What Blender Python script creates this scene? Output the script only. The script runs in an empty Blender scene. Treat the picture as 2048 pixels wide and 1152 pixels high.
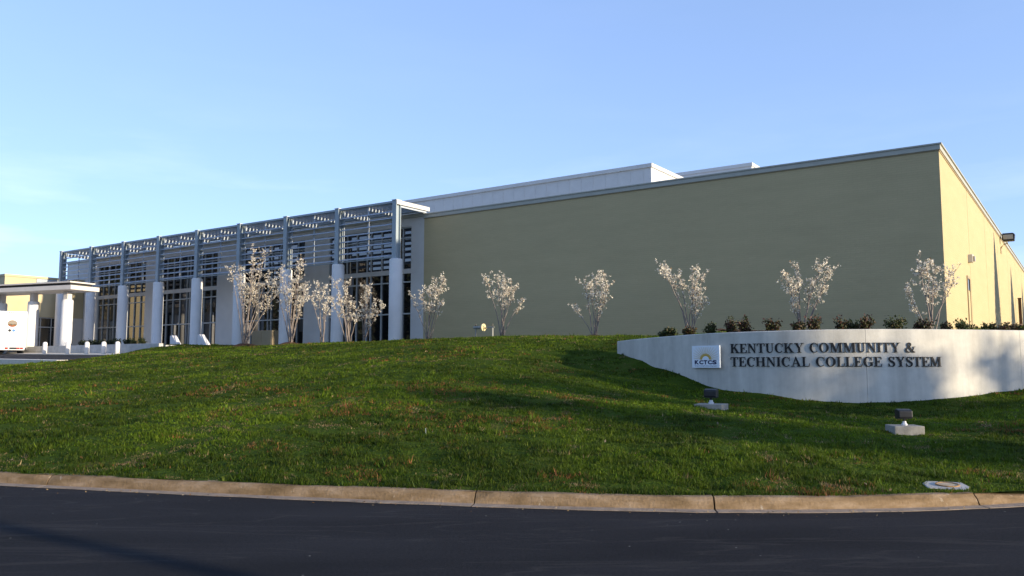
import bpy, bmesh, math, random
import numpy as np
from mathutils import Matrix, Vector

R = math.radians
sc = bpy.context.scene
col = sc.collection

# ------------------------------------------------------------------ camera
cam_d = bpy.data.cameras.new('camera')
cam = bpy.data.objects.new('camera', cam_d)
col.objects.link(cam)
cam_d.sensor_width = 36.0
cam_d.lens = 36.0 * 1640 / 2048
cam_d.clip_start, cam_d.clip_end = 0.1, 3000
cam.location = (0, 0, 1.6)
cam.rotation_euler = (R(90 + 5.295), 0, 0)
sc.camera = cam

# ------------------------------------------------------------------ light
SUN_EL = 10.0
SUN_AZ = (0.8391, -0.5440)                       # horizontal direction towards the sun
w = bpy.data.worlds.new('World')
sc.world = w
w.use_nodes = True
nt = w.node_tree
bg = nt.nodes['Background']
sky = nt.nodes.new('ShaderNodeTexSky')
sky.sky_type = 'NISHITA'
sky.sun_disc = False
sky.sun_elevation = R(SUN_EL)
sky.sun_rotation = math.atan2(SUN_AZ[0], SUN_AZ[1])
sky.altitude = 300
sky.air_density = 0.7
sky.dust_density = 0.3
sky.ozone_density = 3.3
SKY_STRENGTH = 0.15
# thin streaks of cirrus low in the sky
tc = nt.nodes.new('ShaderNodeTexCoord')
mp = nt.nodes.new('ShaderNodeMapping'); mp.inputs['Scale'].default_value = (2.2, 2.2, 11)
nz = nt.nodes.new('ShaderNodeTexNoise'); nz.inputs['Scale'].default_value = 1.6; nz.inputs['Detail'].default_value = 7; nz.inputs['Roughness'].default_value = 0.55
rp = nt.nodes.new('ShaderNodeValToRGB'); rp.color_ramp.elements[0].position = .5; rp.color_ramp.elements[1].position = .78
sp = nt.nodes.new('ShaderNodeSeparateXYZ')
mr = nt.nodes.new('ShaderNodeMapRange'); mr.inputs[1].default_value = .06; mr.inputs[2].default_value = .3; mr.inputs[3].default_value = .34; mr.inputs[4].default_value = 0.02
mu = nt.nodes.new('ShaderNodeMath'); mu.operation = 'MULTIPLY'
hs = nt.nodes.new('ShaderNodeHueSaturation'); hs.inputs['Saturation'].default_value = .3; hs.inputs['Value'].default_value = 1.35
mx = nt.nodes.new('ShaderNodeMixRGB')
gm = nt.nodes.new('ShaderNodeGamma'); gm.inputs[1].default_value = .5      # film-like shoulder of the photographed sky
L = nt.links.new
L(tc.outputs['Generated'], mp.inputs[0]); L(mp.outputs[0], nz.inputs[0]); L(nz.outputs[0], rp.inputs[0])
L(tc.outputs['Generated'], sp.inputs[0]); L(sp.outputs['Z'], mr.inputs[0])
L(rp.outputs[0], mu.inputs[0]); L(mr.outputs[0], mu.inputs[1])
L(sky.outputs[0], gm.inputs[0]); tn = nt.nodes.new('ShaderNodeMixRGB'); tn.blend_type = 'MULTIPLY'; tn.inputs[0].default_value = 1; tn.inputs[2].default_value = (.82, .86, 1.05, 1)   # white balance
L(gm.outputs[0], tn.inputs[1]); L(tn.outputs[0], hs.inputs['Color']); L(mu.outputs[0], mx.inputs[0]); L(tn.outputs[0], mx.inputs[1]); L(hs.outputs[0], mx.inputs[2])
L(mx.outputs[0], bg.inputs[0])
bg.inputs[1].default_value = SKY_STRENGTH

sun_d = bpy.data.lights.new('sun', 'SUN')
sun_d.energy = 1.9
sun_d.angle = R(0.53)
sun_d.color = (1.0, 0.855, 0.63)
sun = bpy.data.objects.new('sun', sun_d)
col.objects.link(sun)
sd = Vector((SUN_AZ[0] * math.cos(R(SUN_EL)), SUN_AZ[1] * math.cos(R(SUN_EL)), math.sin(R(SUN_EL))))
sun.rotation_euler = sd.to_track_quat('Z', 'Y').to_euler()
sun.location = (60, -34, 30)

vs = sc.view_settings
vs.view_transform = 'Standard'; vs.look = 'None'; vs.gamma = 1
vs.exposure = 2.05
vs.use_curve_mapping = False
sc.cycles.max_bounces = 6
sc.cycles.transparent_max_bounces = 8

# ------------------------------------------------------------------ frames
CX, CY = 17.758, 34.0                           # the building corner
ANG = math.atan2(.5729, -.8196)
D1 = (math.cos(ANG), math.sin(ANG))             # along the facade
OUT = (-math.sin(ANG), math.cos(ANG))           # out of the facade
ZF = 2.85                                       # ground floor level
def W(t, b):
    return (CX + t * D1[0] + b * OUT[0], CY + t * D1[1] + b * OUT[1])
def local(x, y):
    dx, dy = x - CX, y - CY
    return dx * D1[0] + dy * D1[1], dx * OUT[0] + dy * OUT[1]

# ------------------------------------------------------------------ numpy noise
_rng = np.random.default_rng(7)
_tab = _rng.random((256, 256))
def vnoise(x, y):
    xi = np.floor(x).astype(int); yi = np.floor(y).astype(int)
    fx = x - xi; fy = y - yi
    fx = fx * fx * (3 - 2 * fx); fy = fy * fy * (3 - 2 * fy)
    a = _tab[xi & 255, yi & 255]; b = _tab[(xi + 1) & 255, yi & 255]
    c = _tab[xi & 255, (yi + 1) & 255]; d = _tab[(xi + 1) & 255, (yi + 1) & 255]
    return (a * (1 - fx) + b * fx) * (1 - fy) + (c * (1 - fx) + d * fx) * fy
def fbm(x, y, o=4):
    s = 0; a = .5; t = 0
    for k in range(o):
        s = s + a * vnoise(x * 2 ** k + 17.3 * k, y * 2 ** k + 5.1 * k); t += a; a *= .55
    return s / t

# ------------------------------------------------------------------ materials
MATS = {}
def mat(name, base, rough=.7, var=.0, scale=4., bump=0., bscale=40., metal=0., spec=.4, emit=None, stretch=None):
    if name in MATS: return MATS[name]
    m = bpy.data.materials.new(name); m.use_nodes = True
    n = m.node_tree; p = n.nodes['Principled BSDF']; lk = n.links.new
    p.inputs['Base Color'].default_value = (*base, 1)
    p.inputs['Roughness'].default_value = rough
    p.inputs['Metallic'].default_value = metal
    p.inputs['Specular IOR Level'].default_value = spec
    tcn = n.nodes.new('ShaderNodeTexCoord')
    src = tcn.outputs['Object']
    if stretch:
        mpn = n.nodes.new('ShaderNodeMapping'); mpn.inputs['Scale'].default_value = stretch
        lk(src, mpn.inputs[0]); src = mpn.outputs[0]
    if var > 0:
        a = n.nodes.new('ShaderNodeTexNoise'); a.inputs['Scale'].default_value = scale; a.inputs['Detail'].default_value = 6
        r = n.nodes.new('ShaderNodeValToRGB')
        r.color_ramp.elements[0].position = .3; r.color_ramp.elements[1].position = .7
        r.color_ramp.elements[0].color = (*[c * (1 - var) for c in base], 1)
        r.color_ramp.elements[1].color = (*[min(1, c * (1 + var)) for c in base], 1)
        lk(src, a.inputs[0]); lk(a.outputs[0], r.inputs[0]); lk(r.outputs[0], p.inputs['Base Color'])
    if bump > 0:
        b = n.nodes.new('ShaderNodeTexNoise'); b.inputs['Scale'].default_value = bscale; b.inputs['Detail'].default_value = 4
        bm_ = n.nodes.new('ShaderNodeBump'); bm_.inputs['Strength'].default_value = bump; bm_.inputs['Distance'].default_value = .02
        lk(src, b.inputs[0]); lk(b.outputs[0], bm_.inputs['Height']); lk(bm_.outputs[0], p.inputs['Normal'])
    MATS[name] = m
    return m

def attr_mat(name, rough=.8, trans=0., spec=.2):
    """colour comes from the per-blade / per-leaf colour attribute"""
    m = bpy.data.materials.new(name); m.use_nodes = True
    n = m.node_tree; p = n.nodes['Principled BSDF']; lk = n.links.new
    a = n.nodes.new('ShaderNodeAttribute'); a.attribute_name = 'Col'
    lk(a.outputs['Color'], p.inputs['Base Color'])
    p.inputs['Roughness'].default_value = rough
    p.inputs['Specular IOR Level'].default_value = spec
    if trans:
        t = n.nodes.new('ShaderNodeBsdfTranslucent'); lk(a.outputs['Color'], t.inputs[0])
        mxs = n.nodes.new('ShaderNodeMixShader'); mxs.inputs[0].default_value = trans
        lk(p.outputs[0], mxs.inputs[1]); lk(t.outputs[0], mxs.inputs[2])
        lk(mxs.outputs[0], n.nodes['Material Output'].inputs[0])
    MATS[name] = m
    return m

def brick_mat(name, base, mortar_d=.91, bump=.5, scale=1.0):
    """painted brickwork, courses too fine to tell apart at this distance"""
    m = bpy.data.materials.new(name); m.use_nodes = True
    n = m.node_tree; p = n.nodes['Principled BSDF']; lk = n.links.new
    tcn = n.nodes.new('ShaderNodeTexCoord')
    s = n.nodes.new('ShaderNodeSeparateXYZ'); ad = n.nodes.new('ShaderNodeMath'); cb = n.nodes.new('ShaderNodeCombineXYZ')
    lk(tcn.outputs['Object'], s.inputs[0]); lk(s.outputs['X'], ad.inputs[0]); lk(s.outputs['Y'], ad.inputs[1])
    lk(ad.outputs[0], cb.inputs['X']); lk(s.outputs['Z'], cb.inputs['Y'])
    b = n.nodes.new('ShaderNodeTexBrick'); b.inputs['Scale'].default_value = scale
    b.inputs['Brick Width'].default_value = .4; b.inputs['Row Height'].default_value = .1
    b.inputs['Mortar Size'].default_value = .008; b.inputs['Mortar Smooth'].default_value = .3
    b.inputs['Color1'].default_value = (*base, 1)
    b.inputs['Color2'].default_value = (*[c * .965 for c in base], 1)
    b.inputs['Mortar'].default_value = (*[c * mortar_d for c in base], 1)
    lk(cb.outputs[0], b.inputs[0])
    mp_ = n.nodes.new('ShaderNodeMapping'); mp_.inputs['Scale'].default_value = (.25, .25, 1.6)
    nz_ = n.nodes.new('ShaderNodeTexNoise'); nz_.inputs['Scale'].default_value = 1.2; nz_.inputs['Detail'].default_value = 8
    lk(tcn.outputs['Object'], mp_.inputs[0]); lk(mp_.outputs[0], nz_.inputs[0])
    rr = n.nodes.new('ShaderNodeMapRange'); rr.inputs[1].default_value = .3; rr.inputs[2].default_value = .7; rr.inputs[3].default_value = .955; rr.inputs[4].default_value = 1.03
    lk(nz_.outputs[0], rr.inputs[0])
    ml = n.nodes.new('ShaderNodeMixRGB'); ml.blend_type = 'MULTIPLY'; ml.inputs[0].default_value = 1
    lk(b.outputs['Color'], ml.inputs[1]); lk(rr.outputs[0], ml.inputs[2]); lk(ml.outputs[0], p.inputs['Base Color'])
    bp = n.nodes.new('ShaderNodeBump'); bp.inputs['Strength'].default_value = bump; bp.inputs['Distance'].default_value = .008; bp.invert = True
    lk(b.outputs['Fac'], bp.inputs['Height']); lk(bp.outputs[0], p.inputs['Normal'])
    p.inputs['Roughness'].default_value = .8; p.inputs['Specular IOR Level'].default_value = .2
    MATS[name] = m
    return m

TAUPE = (.49, .395, .222)
M_brick = brick_mat('taupe painted brick', TAUPE)
M_cope = mat('coping metal', (.40, .39, .33), .5, .06, 2)
M_white = mat('white stucco', (.60, .57, .53), .85, .05, 1.2, .15, 60)
M_panel = mat('pale metal siding', (.58, .575, .56), .5, .05, 1.5)
M_steel = mat('grey painted steel', (.30, .35, .38), .45, .06, 2)
M_blade = mat('pale louvre metal', (.43, .475, .54), .4, .05, 2)
M_colw = mat('white column paint', (.68, .67, .66), .7, .04, 1.5, .1, 50)
M_conc = mat('pale concrete', (.46, .45, .43), .85, .14, 3, .3, 60)
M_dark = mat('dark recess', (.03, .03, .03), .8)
M_frame = mat('window frame metal', (.40, .41, .40), .4, .05)
M_black = mat('black enamel', (.012, .012, .014), .4, .2, 8)
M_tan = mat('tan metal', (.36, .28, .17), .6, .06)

def glass_mat():
    m = bpy.data.materials.new('dark window glass'); m.use_nodes = True
    n = m.node_tree; p = n.nodes['Principled BSDF']; lk = n.links.new
    p.inputs['Base Color'].default_value = (.008, .009, .010, 1)
    p.inputs['Roughness'].default_value = .02
    p.inputs['IOR'].default_value = 2.0
    p.inputs['Specular IOR Level'].default_value = .6
    a = n.nodes.new('ShaderNodeTexNoise'); a.inputs['Scale'].default_value = .8; a.inputs['Detail'].default_value = 1
    t = n.nodes.new('ShaderNodeTexCoord')
    b = n.nodes.new('ShaderNodeBump'); b.inputs['Strength'].default_value = .05; b.inputs['Distance'].default_value = .04
    lk(t.outputs['Object'], a.inputs[0]); lk(a.outputs[0], b.inputs['Height']); lk(b.outputs[0], p.inputs['Normal'])
    return m
M_glass = glass_mat()

# ------------------------------------------------------------------ mesh helpers
class MB:
    def __init__(s): s.v = []; s.f = []; s.c = []
    def add(s, vs_, fs):
        o = len(s.v); s.v += [tuple(p) for p in vs_]; s.f += [tuple(i + o for i in f) for f in fs]; return s
    def box(s, x0, x1, y0, y1, z0, z1):
        v = [(x0, y0, z0), (x1, y0, z0), (x1, y1, z0), (x0, y1, z0), (x0, y0, z1), (x1, y0, z1), (x1, y1, z1), (x0, y1, z1)]
        return s.add(v, [(0, 3, 2, 1), (4, 5, 6, 7), (0, 1, 5, 4), (1, 2, 6, 5), (2, 3, 7, 6), (3, 0, 4, 7)])
    def prism(s, poly, z0, z1, axis='z'):
        n = len(poly)
        def P(a, b, c): return {'z': (a, b, c), 'y': (a, c, b), 'x': (c, a, b)}[axis]
        v = [P(a, b, z0) for a, b in poly] + [P(a, b, z1) for a, b in poly]
        f = [tuple(range(n)), tuple(range(2 * n - 1, n - 1, -1))] + [(i, n + i, n + (i + 1) % n, (i + 1) % n) for i in range(n)]
        return s.add(v, f)
    def lathe(s, prof, n=20, c=(0, 0)):
        v = []; f = []
        for r, z in prof:
            for k in range(n):
                a = 2 * math.pi * k / n; v.append((c[0] + r * math.cos(a), c[1] + r * math.sin(a), z))
        m = len(prof)
        for i in range(m - 1):
            for k in range(n): f.append((i * n + k, i * n + (k + 1) % n, (i + 1) * n + (k + 1) % n, (i + 1) * n + k))
        f.append(tuple(range(n - 1, -1, -1))); f.append(tuple((m - 1) * n + k for k in range(n)))
        return s.add(v, f)
    def tube(s, pts, rad, n=6):
        pts = [Vector(p) for p in pts]; v = []; f = []
        for i, p in enumerate(pts):
            d = (pts[min(i + 1, len(pts) - 1)] - pts[max(i - 1, 0)]).normalized()
            u = d.orthogonal().normalized() if abs(d.z) < .99 else Vector((1, 0, 0)); q = d.cross(u)
            r = rad[i] if isinstance(rad, (list, tuple)) else rad
            for k in range(n):
                a = 2 * math.pi * k / n; v.append(p + (u * math.cos(a) + q * math.sin(a)) * r)
        for i in range(len(pts) - 1):
            for k in range(n): f.append((i * n + k, i * n + (k + 1) % n, (i + 1) * n + (k + 1) % n, (i + 1) * n + k))
        f.append(tuple(range(n - 1, -1, -1))); f.append(tuple((len(pts) - 1) * n + k for k in range(n)))
        return s.add(v, f)
    def mesh(s, name):
        me = bpy.data.meshes.new(name); me.from_pydata(s.v, [], s.f)
        bm = bmesh.new(); bm.from_mesh(me); bmesh.ops.recalc_face_normals(bm, faces=bm.faces); bm.to_mesh(me); bm.free()
        return me
    def build(s, name, m, parent=None, smooth=False, bevel=0.):
        o = bpy.data.objects.new(name, s.mesh(name)); col.objects.link(o)
        o.data.materials.append(m)
        if smooth:
            for p in o.data.polygons: p.use_smooth = True
            if smooth == 'auto': o.data.set_sharp_from_angle(angle=R(40))
        if bevel:
            b = o.modifiers.new('bevel', 'BEVEL'); b.width = bevel; b.segments = 2; b.limit_method = 'ANGLE'
        if parent: o.parent = parent
        return o

def tag(o, label=None, cat=None, group=None, kind=None):
    if label: o['label'] = label
    if cat: o['category'] = cat
    if group: o['group'] = group
    if kind: o['kind'] = kind
    return o
def empty(name, loc=(0, 0, 0), rz=0.):
    o = bpy.data.objects.new(name, None); col.objects.link(o)
    o.location = loc; o.rotation_euler = (0, 0, rz); o.empty_display_size = .3
    return o
def inst(me, name, m, parent, mtx):
    o = bpy.data.objects.new(name, me); col.objects.link(o)
    if not me.materials: me.materials.append(m)
    o.parent = parent; o.matrix_local = mtx
    return o

def raw_mesh(name, verts, tris, colors=None, m=None, parent=None):
    """a big triangle soup straight from numpy"""
    me = bpy.data.meshes.new(name)
    me.vertices.add(len(verts)); me.vertices.foreach_set('co', np.asarray(verts, np.float32).ravel())
    nf = len(tris); k = tris.shape[1]
    me.loops.add(nf * k); me.loops.foreach_set('vertex_index', np.asarray(tris, np.int32).ravel())
    me.polygons.add(nf); me.polygons.foreach_set('loop_start', np.arange(0, nf * k, k, dtype=np.int32))
    try: me.polygons.foreach_set('loop_total', np.full(nf, k, np.int32))
    except Exception: pass
    if colors is not None:
        a = me.color_attributes.new('Col', 'FLOAT_COLOR', 'POINT')
        c4 = np.ones((len(verts), 4), np.float32); c4[:, :3] = colors
        a.data.foreach_set('color', c4.ravel())
    me.update(calc_edges=True)
    o = bpy.data.objects.new(name, me); col.objects.link(o)
    if m: me.materials.append(m)
    if parent: o.parent = parent
    return o

# ------------------------------------------------------------------ terrain
KX = np.array([-120, -60, -30, -14, -6.8, -5.25, -3.83, -1.89, -.42, .97, 2.24, 3.65, 4.8, 5.73, 7.0, 8.6, 10.5, 14, 30, 60, 120.])
KY = np.array([52, 30, 18.6, 13.1, 11.08, 10.65, 10.25, 9.77, 9.47, 9.18, 9.03, 9.05, 9.18, 9.40, 9.85, 10.6, 11.9, 14.2, 19, 26, 40.])
_ks = np.linspace(-120, 120, 4801)
_ky = np.interp(_ks, KX, KY)
for _ in range(3):
    _ky = np.convolve(np.pad(_ky, 20, 'edge'), np.ones(41) / 41, 'valid')
def kerb_y(x): return np.interp(x, _ks, _ky)

# the sign wall's plan, west end to east end, and the ground along its foot
SIGN = np.array([(3.52, 27.5), (4.26, 25.5), (5.34, 23.4), (6.0, 22.6), (7.55, 21.62), (8.72, 21.3), (9.97, 21.2), (11.3, 21.34), (13.55, 21.95), (15.6, 22.9), (17.6, 24.5), (19, 26.6)])
SFOOT = [1.87, 1.44, .96, .80, .64, .59, .63, .70, .91, 1.1, 1.4, 1.7]
STOP = [2.36, 2.41, 2.455, 2.47, 2.49, 2.50, 2.50, 2.50, 2.50, 2.5, 2.5, 2.5]
A = []
for x in (-45, -30, -20, -12, -6.8, -3.8, -.4, 2.2, 4.8, 7, 10.5, 14, 22, 30, 45):
    A.append((x, float(kerb_y(x)) + .2, .15))
for (x, y), z in zip(SIGN, SFOOT):
    A.append((x + (-.12 if x < 5.5 else 0) + (.1 if x > 17 else 0), y - .12, z))
A += [(4.6, 28.6, 2.34), (5.4, 26.6, 2.38), (6.6, 25.6, 2.42), (4.2, 31, 2.55), (6.5, 30.2, 2.6), (10, 30, 2.65), (14, 29.6, 2.7), (18, 29.5, 2.72), (22, 30, 2.7)]
A += [(-28.6, 44.0, 1.56), (-26, 42.2, 1.56), (-23.8, 40.4, 1.58), (-20.6, 40.8, 1.88), (-21.8, 43.6, 2.0), (-23.6, 44.8, 1.66), (-24.5, 47.5, 1.90), (-23.8, 48.8, 2.1), (-23.2, 50, 2.27), (-22, 50, 2.48), (-20.5, 50, 2.57), (-19, 50, 2.62),
      (-16, 50, 2.66), (-11.2, 43, 2.6), (-16, 44, 2.38), (-5.4, 40, 2.72), (-5.4, 43, 2.80), (-.5, 38, 2.84), (-1, 41, 2.86), (4, 36, 2.80), (4, 39, 2.85)]
A += [(0, 24, 1.62), (0, 30, 2.35), (-6, 25, 1.36), (-8, 33, 2.12), (-14, 34, 1.78), (-12, 22, .90), (-20, 32, 1.28), (-20, 20, .62), (2.2, 27, 1.8), (2, 20, .95), (-4, 17, .72), (3, 15, .55),
      (7, 14.5, .36), (11, 14.8, .36), (5.5, 18, .55), (13.5, 17.5, .6), (20, 19, .85)]
for t, b in [(0, 3), (10, 2), (20, 2), (30, 2), (40, 2), (-10, 0), (-10, -30), (0, -30), (30, -30), (-25, 0), (-40, -10), (-30, -60), (60, -50), (20, 0), (60, 0), (110, -60), (90, 0)]:
    x, y = W(t, b); A.append((x, y, 2.72))
for t, b, z in ((46.2, 4.5, 2.88), (46.2, 6.8, 2.86), (44, 5, 2.87), (42, 6, 2.83), (45, 2.5, 2.86)):
    A.append((*W(t, b), z))
for t in (47, 56, 68, 82, 100):
    for b in (8.5, 12.5, 16.3):
        x, y = W(t, b); A.append((x, y, 2.3 - .05 * (b - 8) + .012 * (t - 50) - .12))
A += [(-45, 40, 1.3), (-60, 45, 1.6), (-70, 70, 2.5), (-40, 28, .8), (60, 60, 2.8), (50, 35, 2.0), (90, 60, 2.8), (-120, 80, 2.5), (0, 160, 2.8), (120, 150, 2.8), (-120, 160, 2.8), (30, 25, 1.4)]
A = np.array(A)
def _phi(r2): return .5 * r2 * np.log(r2 + 1e-9)
_n = len(A)
_d2 = ((A[:, None, :2] - A[None, :, :2]) ** 2).sum(-1)
_K = np.zeros((_n + 3, _n + 3)); _K[:_n, :_n] = _phi(_d2) + 2.0 * np.eye(_n)
_K[:_n, _n] = 1; _K[:_n, _n + 1:] = A[:, :2]; _K[_n:, :_n] = _K[:_n, _n:].T
_wt = np.linalg.solve(_K, np.concatenate([A[:, 2], np.zeros(3)]))
def terrain(x, y):
    x = np.asarray(x, float).ravel(); y = np.asarray(y, float).ravel(); out = np.empty(len(x))
    for i in range(0, len(x), 40000):
        xx, yy = x[i:i + 40000], y[i:i + 40000]
        r2 = (xx[:, None] - A[None, :, 0]) ** 2 + (yy[:, None] - A[None, :, 1]) ** 2
        out[i:i + 40000] = _phi(r2) @ _wt[:_n] + _wt[_n] + xx * _wt[_n + 1] + yy * _wt[_n + 2]
    d = np.clip((y - kerb_y(x)) / 1.2, 0, 1)
    e = np.clip((y - kerb_y(x) - .2) / 2.5, 0, 1)
    out = .14 + (np.maximum(out, .13) - .14) * e
    bump = (fbm(x * .45, y * .45, 3) - .5) * .13 + (fbm(x * 1.7, y * 1.7, 2) - .5) * .07 + (fbm(x * 5.1, y * 5.1 + 8, 2) - .5) * .035
    return out + bump * d
def tz(x, y): return float(terrain([x], [y])[0])

# kerb-to-horizon lawn as one fan-shaped sheet
th = np.concatenate([np.linspace(-76, -46, 20), np.linspace(-45, 45, 230), np.linspace(46, 76, 20)])
def kerb_r(a):
    s_, c_ = math.sin(a), math.cos(a); lo, hi = 1., 160.
    for _ in range(50):
        m_ = (lo + hi) / 2
        if m_ * c_ < float(kerb_y(m_ * s_)): lo = m_
        else: hi = m_
    return lo
NS = 150
gx = []; gy = []
for a in np.radians(th):
    r0 = kerb_r(a) + .225
    rr = r0 * (max(320, r0 * 1.6) / r0) ** np.linspace(0, 1, NS)
    gx.append(rr * math.sin(a)); gy.append(rr * math.cos(a))
gx = np.array(gx); gy = np.array(gy)
gz = terrain(gx, gy).reshape(gx.shape)
# the drive and forecourt are cut down into the slope
def flat_zone(x, y):
    t = (x - CX) * D1[0] + (y - CY) * D1[1]; b = (x - CX) * OUT[0] + (y - CY) * OUT[1]
    return t, b
_t, _b = flat_zone(gx, gy)
gz = np.where((_b < .5) & (_t > -.5), np.minimum(gz, 2.7), gz)
gz = np.where((_t > 47.2) & (_b > -1) & (_b < 8.2), np.minimum(gz, 2.7), gz)
nv = gx.size
idx = np.arange(nv).reshape(gx.shape)
quads = np.stack([idx[:-1, :-1], idx[:-1, 1:], idx[1:, 1:], idx[1:, :-1]], -1).reshape(-1, 4)[:, ::-1]

def lawn_material():
    m = bpy.data.materials.new('lawn soil and thatch'); m.use_nodes = True
    n = m.node_tree; p = n.nodes['Principled BSDF']; lk = n.links.new
    t = n.nodes.new('ShaderNodeTexCoord')
    a = n.nodes.new('ShaderNodeTexNoise'); a.inputs['Scale'].default_value = .7; a.inputs['Detail'].default_value = 9; a.inputs['Roughness'].default_value = .7
    r = n.nodes.new('ShaderNodeValToRGB'); e = r.color_ramp.elements
    e[0].position = .34; e[0].color = (.022, .042, .003, 1); e[1].position = .72; e[1].color = (.09, .07, .022, 1)
    k = e.new(.56); k.color = (.050, .080, .008, 1)
    lk(t.outputs['Object'], a.inputs[0]); lk(a.outputs[0], r.inputs[0]); lk(r.outputs[0], p.inputs['Base Color'])
    b = n.nodes.new('ShaderNodeTexNoise'); b.inputs['Scale'].default_value = 14; b.inputs['Detail'].default_value = 6
    bp = n.nodes.new('ShaderNodeBump'); bp.inputs['Strength'].default_value = 1; bp.inputs['Distance'].default_value = .08
    lk(t.outputs['Object'], b.inputs[0]); lk(b.outputs[0], bp.inputs['Height']); lk(bp.outputs[0], p.inputs['Normal'])
    p.inputs['Roughness'].default_value = 1; p.inputs['Specular IOR Level'].default_value = .05
    return m
lawn = raw_mesh('lawn', np.stack([gx.ravel(), gy.ravel(), gz.ravel()], -1), quads, None, lawn_material())
lawn.data.polygons.foreach_set('use_smooth', np.ones(len(quads), bool))
tag(lawn, kind='structure')
M_far = mat('far ground', (.045, .06, .02), 1, .3, .05, 0, 1, 0, .05)
g = MB().add([(-900, -900, -.12), (900, -900, -.12), (900, 900, -.12), (-900, 900, -.12)], [(0, 1, 2, 3)]).build('ground', M_far)
tag(g, kind='structure')

# ------------------------------------------------------------------ street
def asphalt(name, base):
    m = bpy.data.materials.new(name); m.use_nodes = True
    n = m.node_tree; p = n.nodes['Principled BSDF']; lk = n.links.new
    t = n.nodes.new('ShaderNodeTexCoord')
    a = n.nodes.new('ShaderNodeTexNoise'); a.inputs['Scale'].default_value = 260; a.inputs['Detail'].default_value = 3
    m1 = n.nodes.new('ShaderNodeMapping'); m1.inputs['Scale'].default_value = (.28, 1.0, 1); m1.inputs['Rotation'].default_value = (0, 0, .12)
    b = n.nodes.new('ShaderNodeTexNoise'); b.inputs['Scale'].default_value = 1.1; b.inputs['Detail'].default_value = 6
    lk(t.outputs['Object'], a.inputs[0]); lk(t.outputs['Object'], m1.inputs[0]); lk(m1.outputs[0], b.inputs[0])
    r1 = n.nodes.new('ShaderNodeMapRange'); r1.inputs[1].default_value = .3; r1.inputs[2].default_value = .7; r1.inputs[3].default_value = .55; r1.inputs[4].default_value = 1.45
    r2 = n.nodes.new('ShaderNodeMapRange'); r2.inputs[1].default_value = .3; r2.inputs[2].default_value = .7; r2.inputs[3].default_value = .8; r2.inputs[4].default_value = 1.3
    lk(a.outputs[0], r1.inputs[0]); lk(b.outputs[0], r2.inputs[0])
    g_ = n.nodes.new('ShaderNodeTexNoise'); g_.inputs['Scale'].default_value = 38; g_.inputs['Detail'].default_value = 3; lk(t.outputs['Object'], g_.inputs[0])
    r3 = n.nodes.new('ShaderNodeMapRange'); r3.inputs[1].default_value = .3; r3.inputs[2].default_value = .7; r3.inputs[3].default_value = .78; r3.inputs[4].default_value = 1.25; lk(g_.outputs[0], r3.inputs[0])
    # pale scuffs and specks of grit
    v = n.nodes.new('ShaderNodeTexVoronoi'); v.inputs['Scale'].default_value = 3.2
    lk(t.outputs['Object'], v.inputs[0])
    vr = n.nodes.new('ShaderNodeMapRange'); vr.inputs[1].default_value = .022; vr.inputs[2].default_value = .035; vr.inputs[3].default_value = 1; vr.inputs[4].default_value = 0
    lk(v.outputs['Distance'], vr.inputs[0])
    wv = n.nodes.new('ShaderNodeTexNoise'); wv.inputs['Scale'].default_value = .9; wv.inputs['Detail'].default_value = 5; wv.inputs['Distortion'].default_value = 1.2
    m2 = n.nodes.new('ShaderNodeMapping'); m2.inputs['Scale'].default_value = (.22, 1.6, 1); m2.inputs['Rotation'].default_value = (0, 0, -.5)
    lk(t.outputs['Object'], m2.inputs[0]); lk(m2.outputs[0], wv.inputs[0])
    sr = n.nodes.new('ShaderNodeValToRGB'); se = sr.color_ramp.elements
    se[0].position = .485; se[0].color = (0, 0, 0, 1); se[1].position = .515; se[1].color = (0, 0, 0, 1); k = se.new(.5); k.color = (.17, .17, .17, 1)
    lk(wv.outputs[0], sr.inputs[0])
    mu1 = n.nodes.new('ShaderNodeMath'); mu1.operation = 'MULTIPLY'; lk(r1.outputs[0], mu1.inputs[0]); lk(r2.outputs[0], mu1.inputs[1])
    c = n.nodes.new('ShaderNodeMixRGB'); c.blend_type = 'MULTIPLY'; c.inputs[0].default_value = 1; c.inputs[1].default_value = (*base, 1)
    mu2 = n.nodes.new('ShaderNodeMath'); mu2.operation = 'MULTIPLY'; lk(mu1.outputs[0], mu2.inputs[0]); lk(r3.outputs[0], mu2.inputs[1]); lk(mu2.outputs[0], c.inputs[2])
    c1 = n.nodes.new('ShaderNodeMixRGB'); c1.inputs[2].default_value = (.11, .10, .09, 1); lk(sr.outputs[0], c1.inputs[0]); lk(c.outputs[0], c1.inputs[1])
    c2 = n.nodes.new('ShaderNodeMixRGB'); c2.inputs[2].default_value = (.25, .24, .22, 1); lk(vr.outputs[0], c2.inputs[0]); lk(c1.outputs[0], c2.inputs[1])
    lk(c2.outputs[0], p.inputs['Base Color'])
    bp = n.nodes.new('ShaderNodeBump'); bp.inputs['Strength'].default_value = .8; bp.inputs['Distance'].default_value = .012
    lk(a.outputs[0], bp.inputs['Height']); lk(bp.outputs[0], p.inputs['Normal'])
    p.inputs['Roughness'].default_value = .9; p.inputs['Specular IOR Level'].default_value = .08
    return m
M_asph = asphalt('street asphalt', (.020, .020, .0225))
kx = np.unique(np.concatenate([np.linspace(-110, -14, 40), np.linspace(-14, 16, 121), np.linspace(16, 110, 40)]))
ky = kerb_y(kx)
v = [(x, y + .02, 0) for x, y in zip(kx, ky)] + [(x, -70, 0) for x in kx]
n_ = len(kx)
st = MB().add(v, [(i, i + 1, n_ + i + 1, n_ + i) for i in range(n_ - 1)]).build('street', M_asph)
tag(st, kind='structure')

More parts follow.
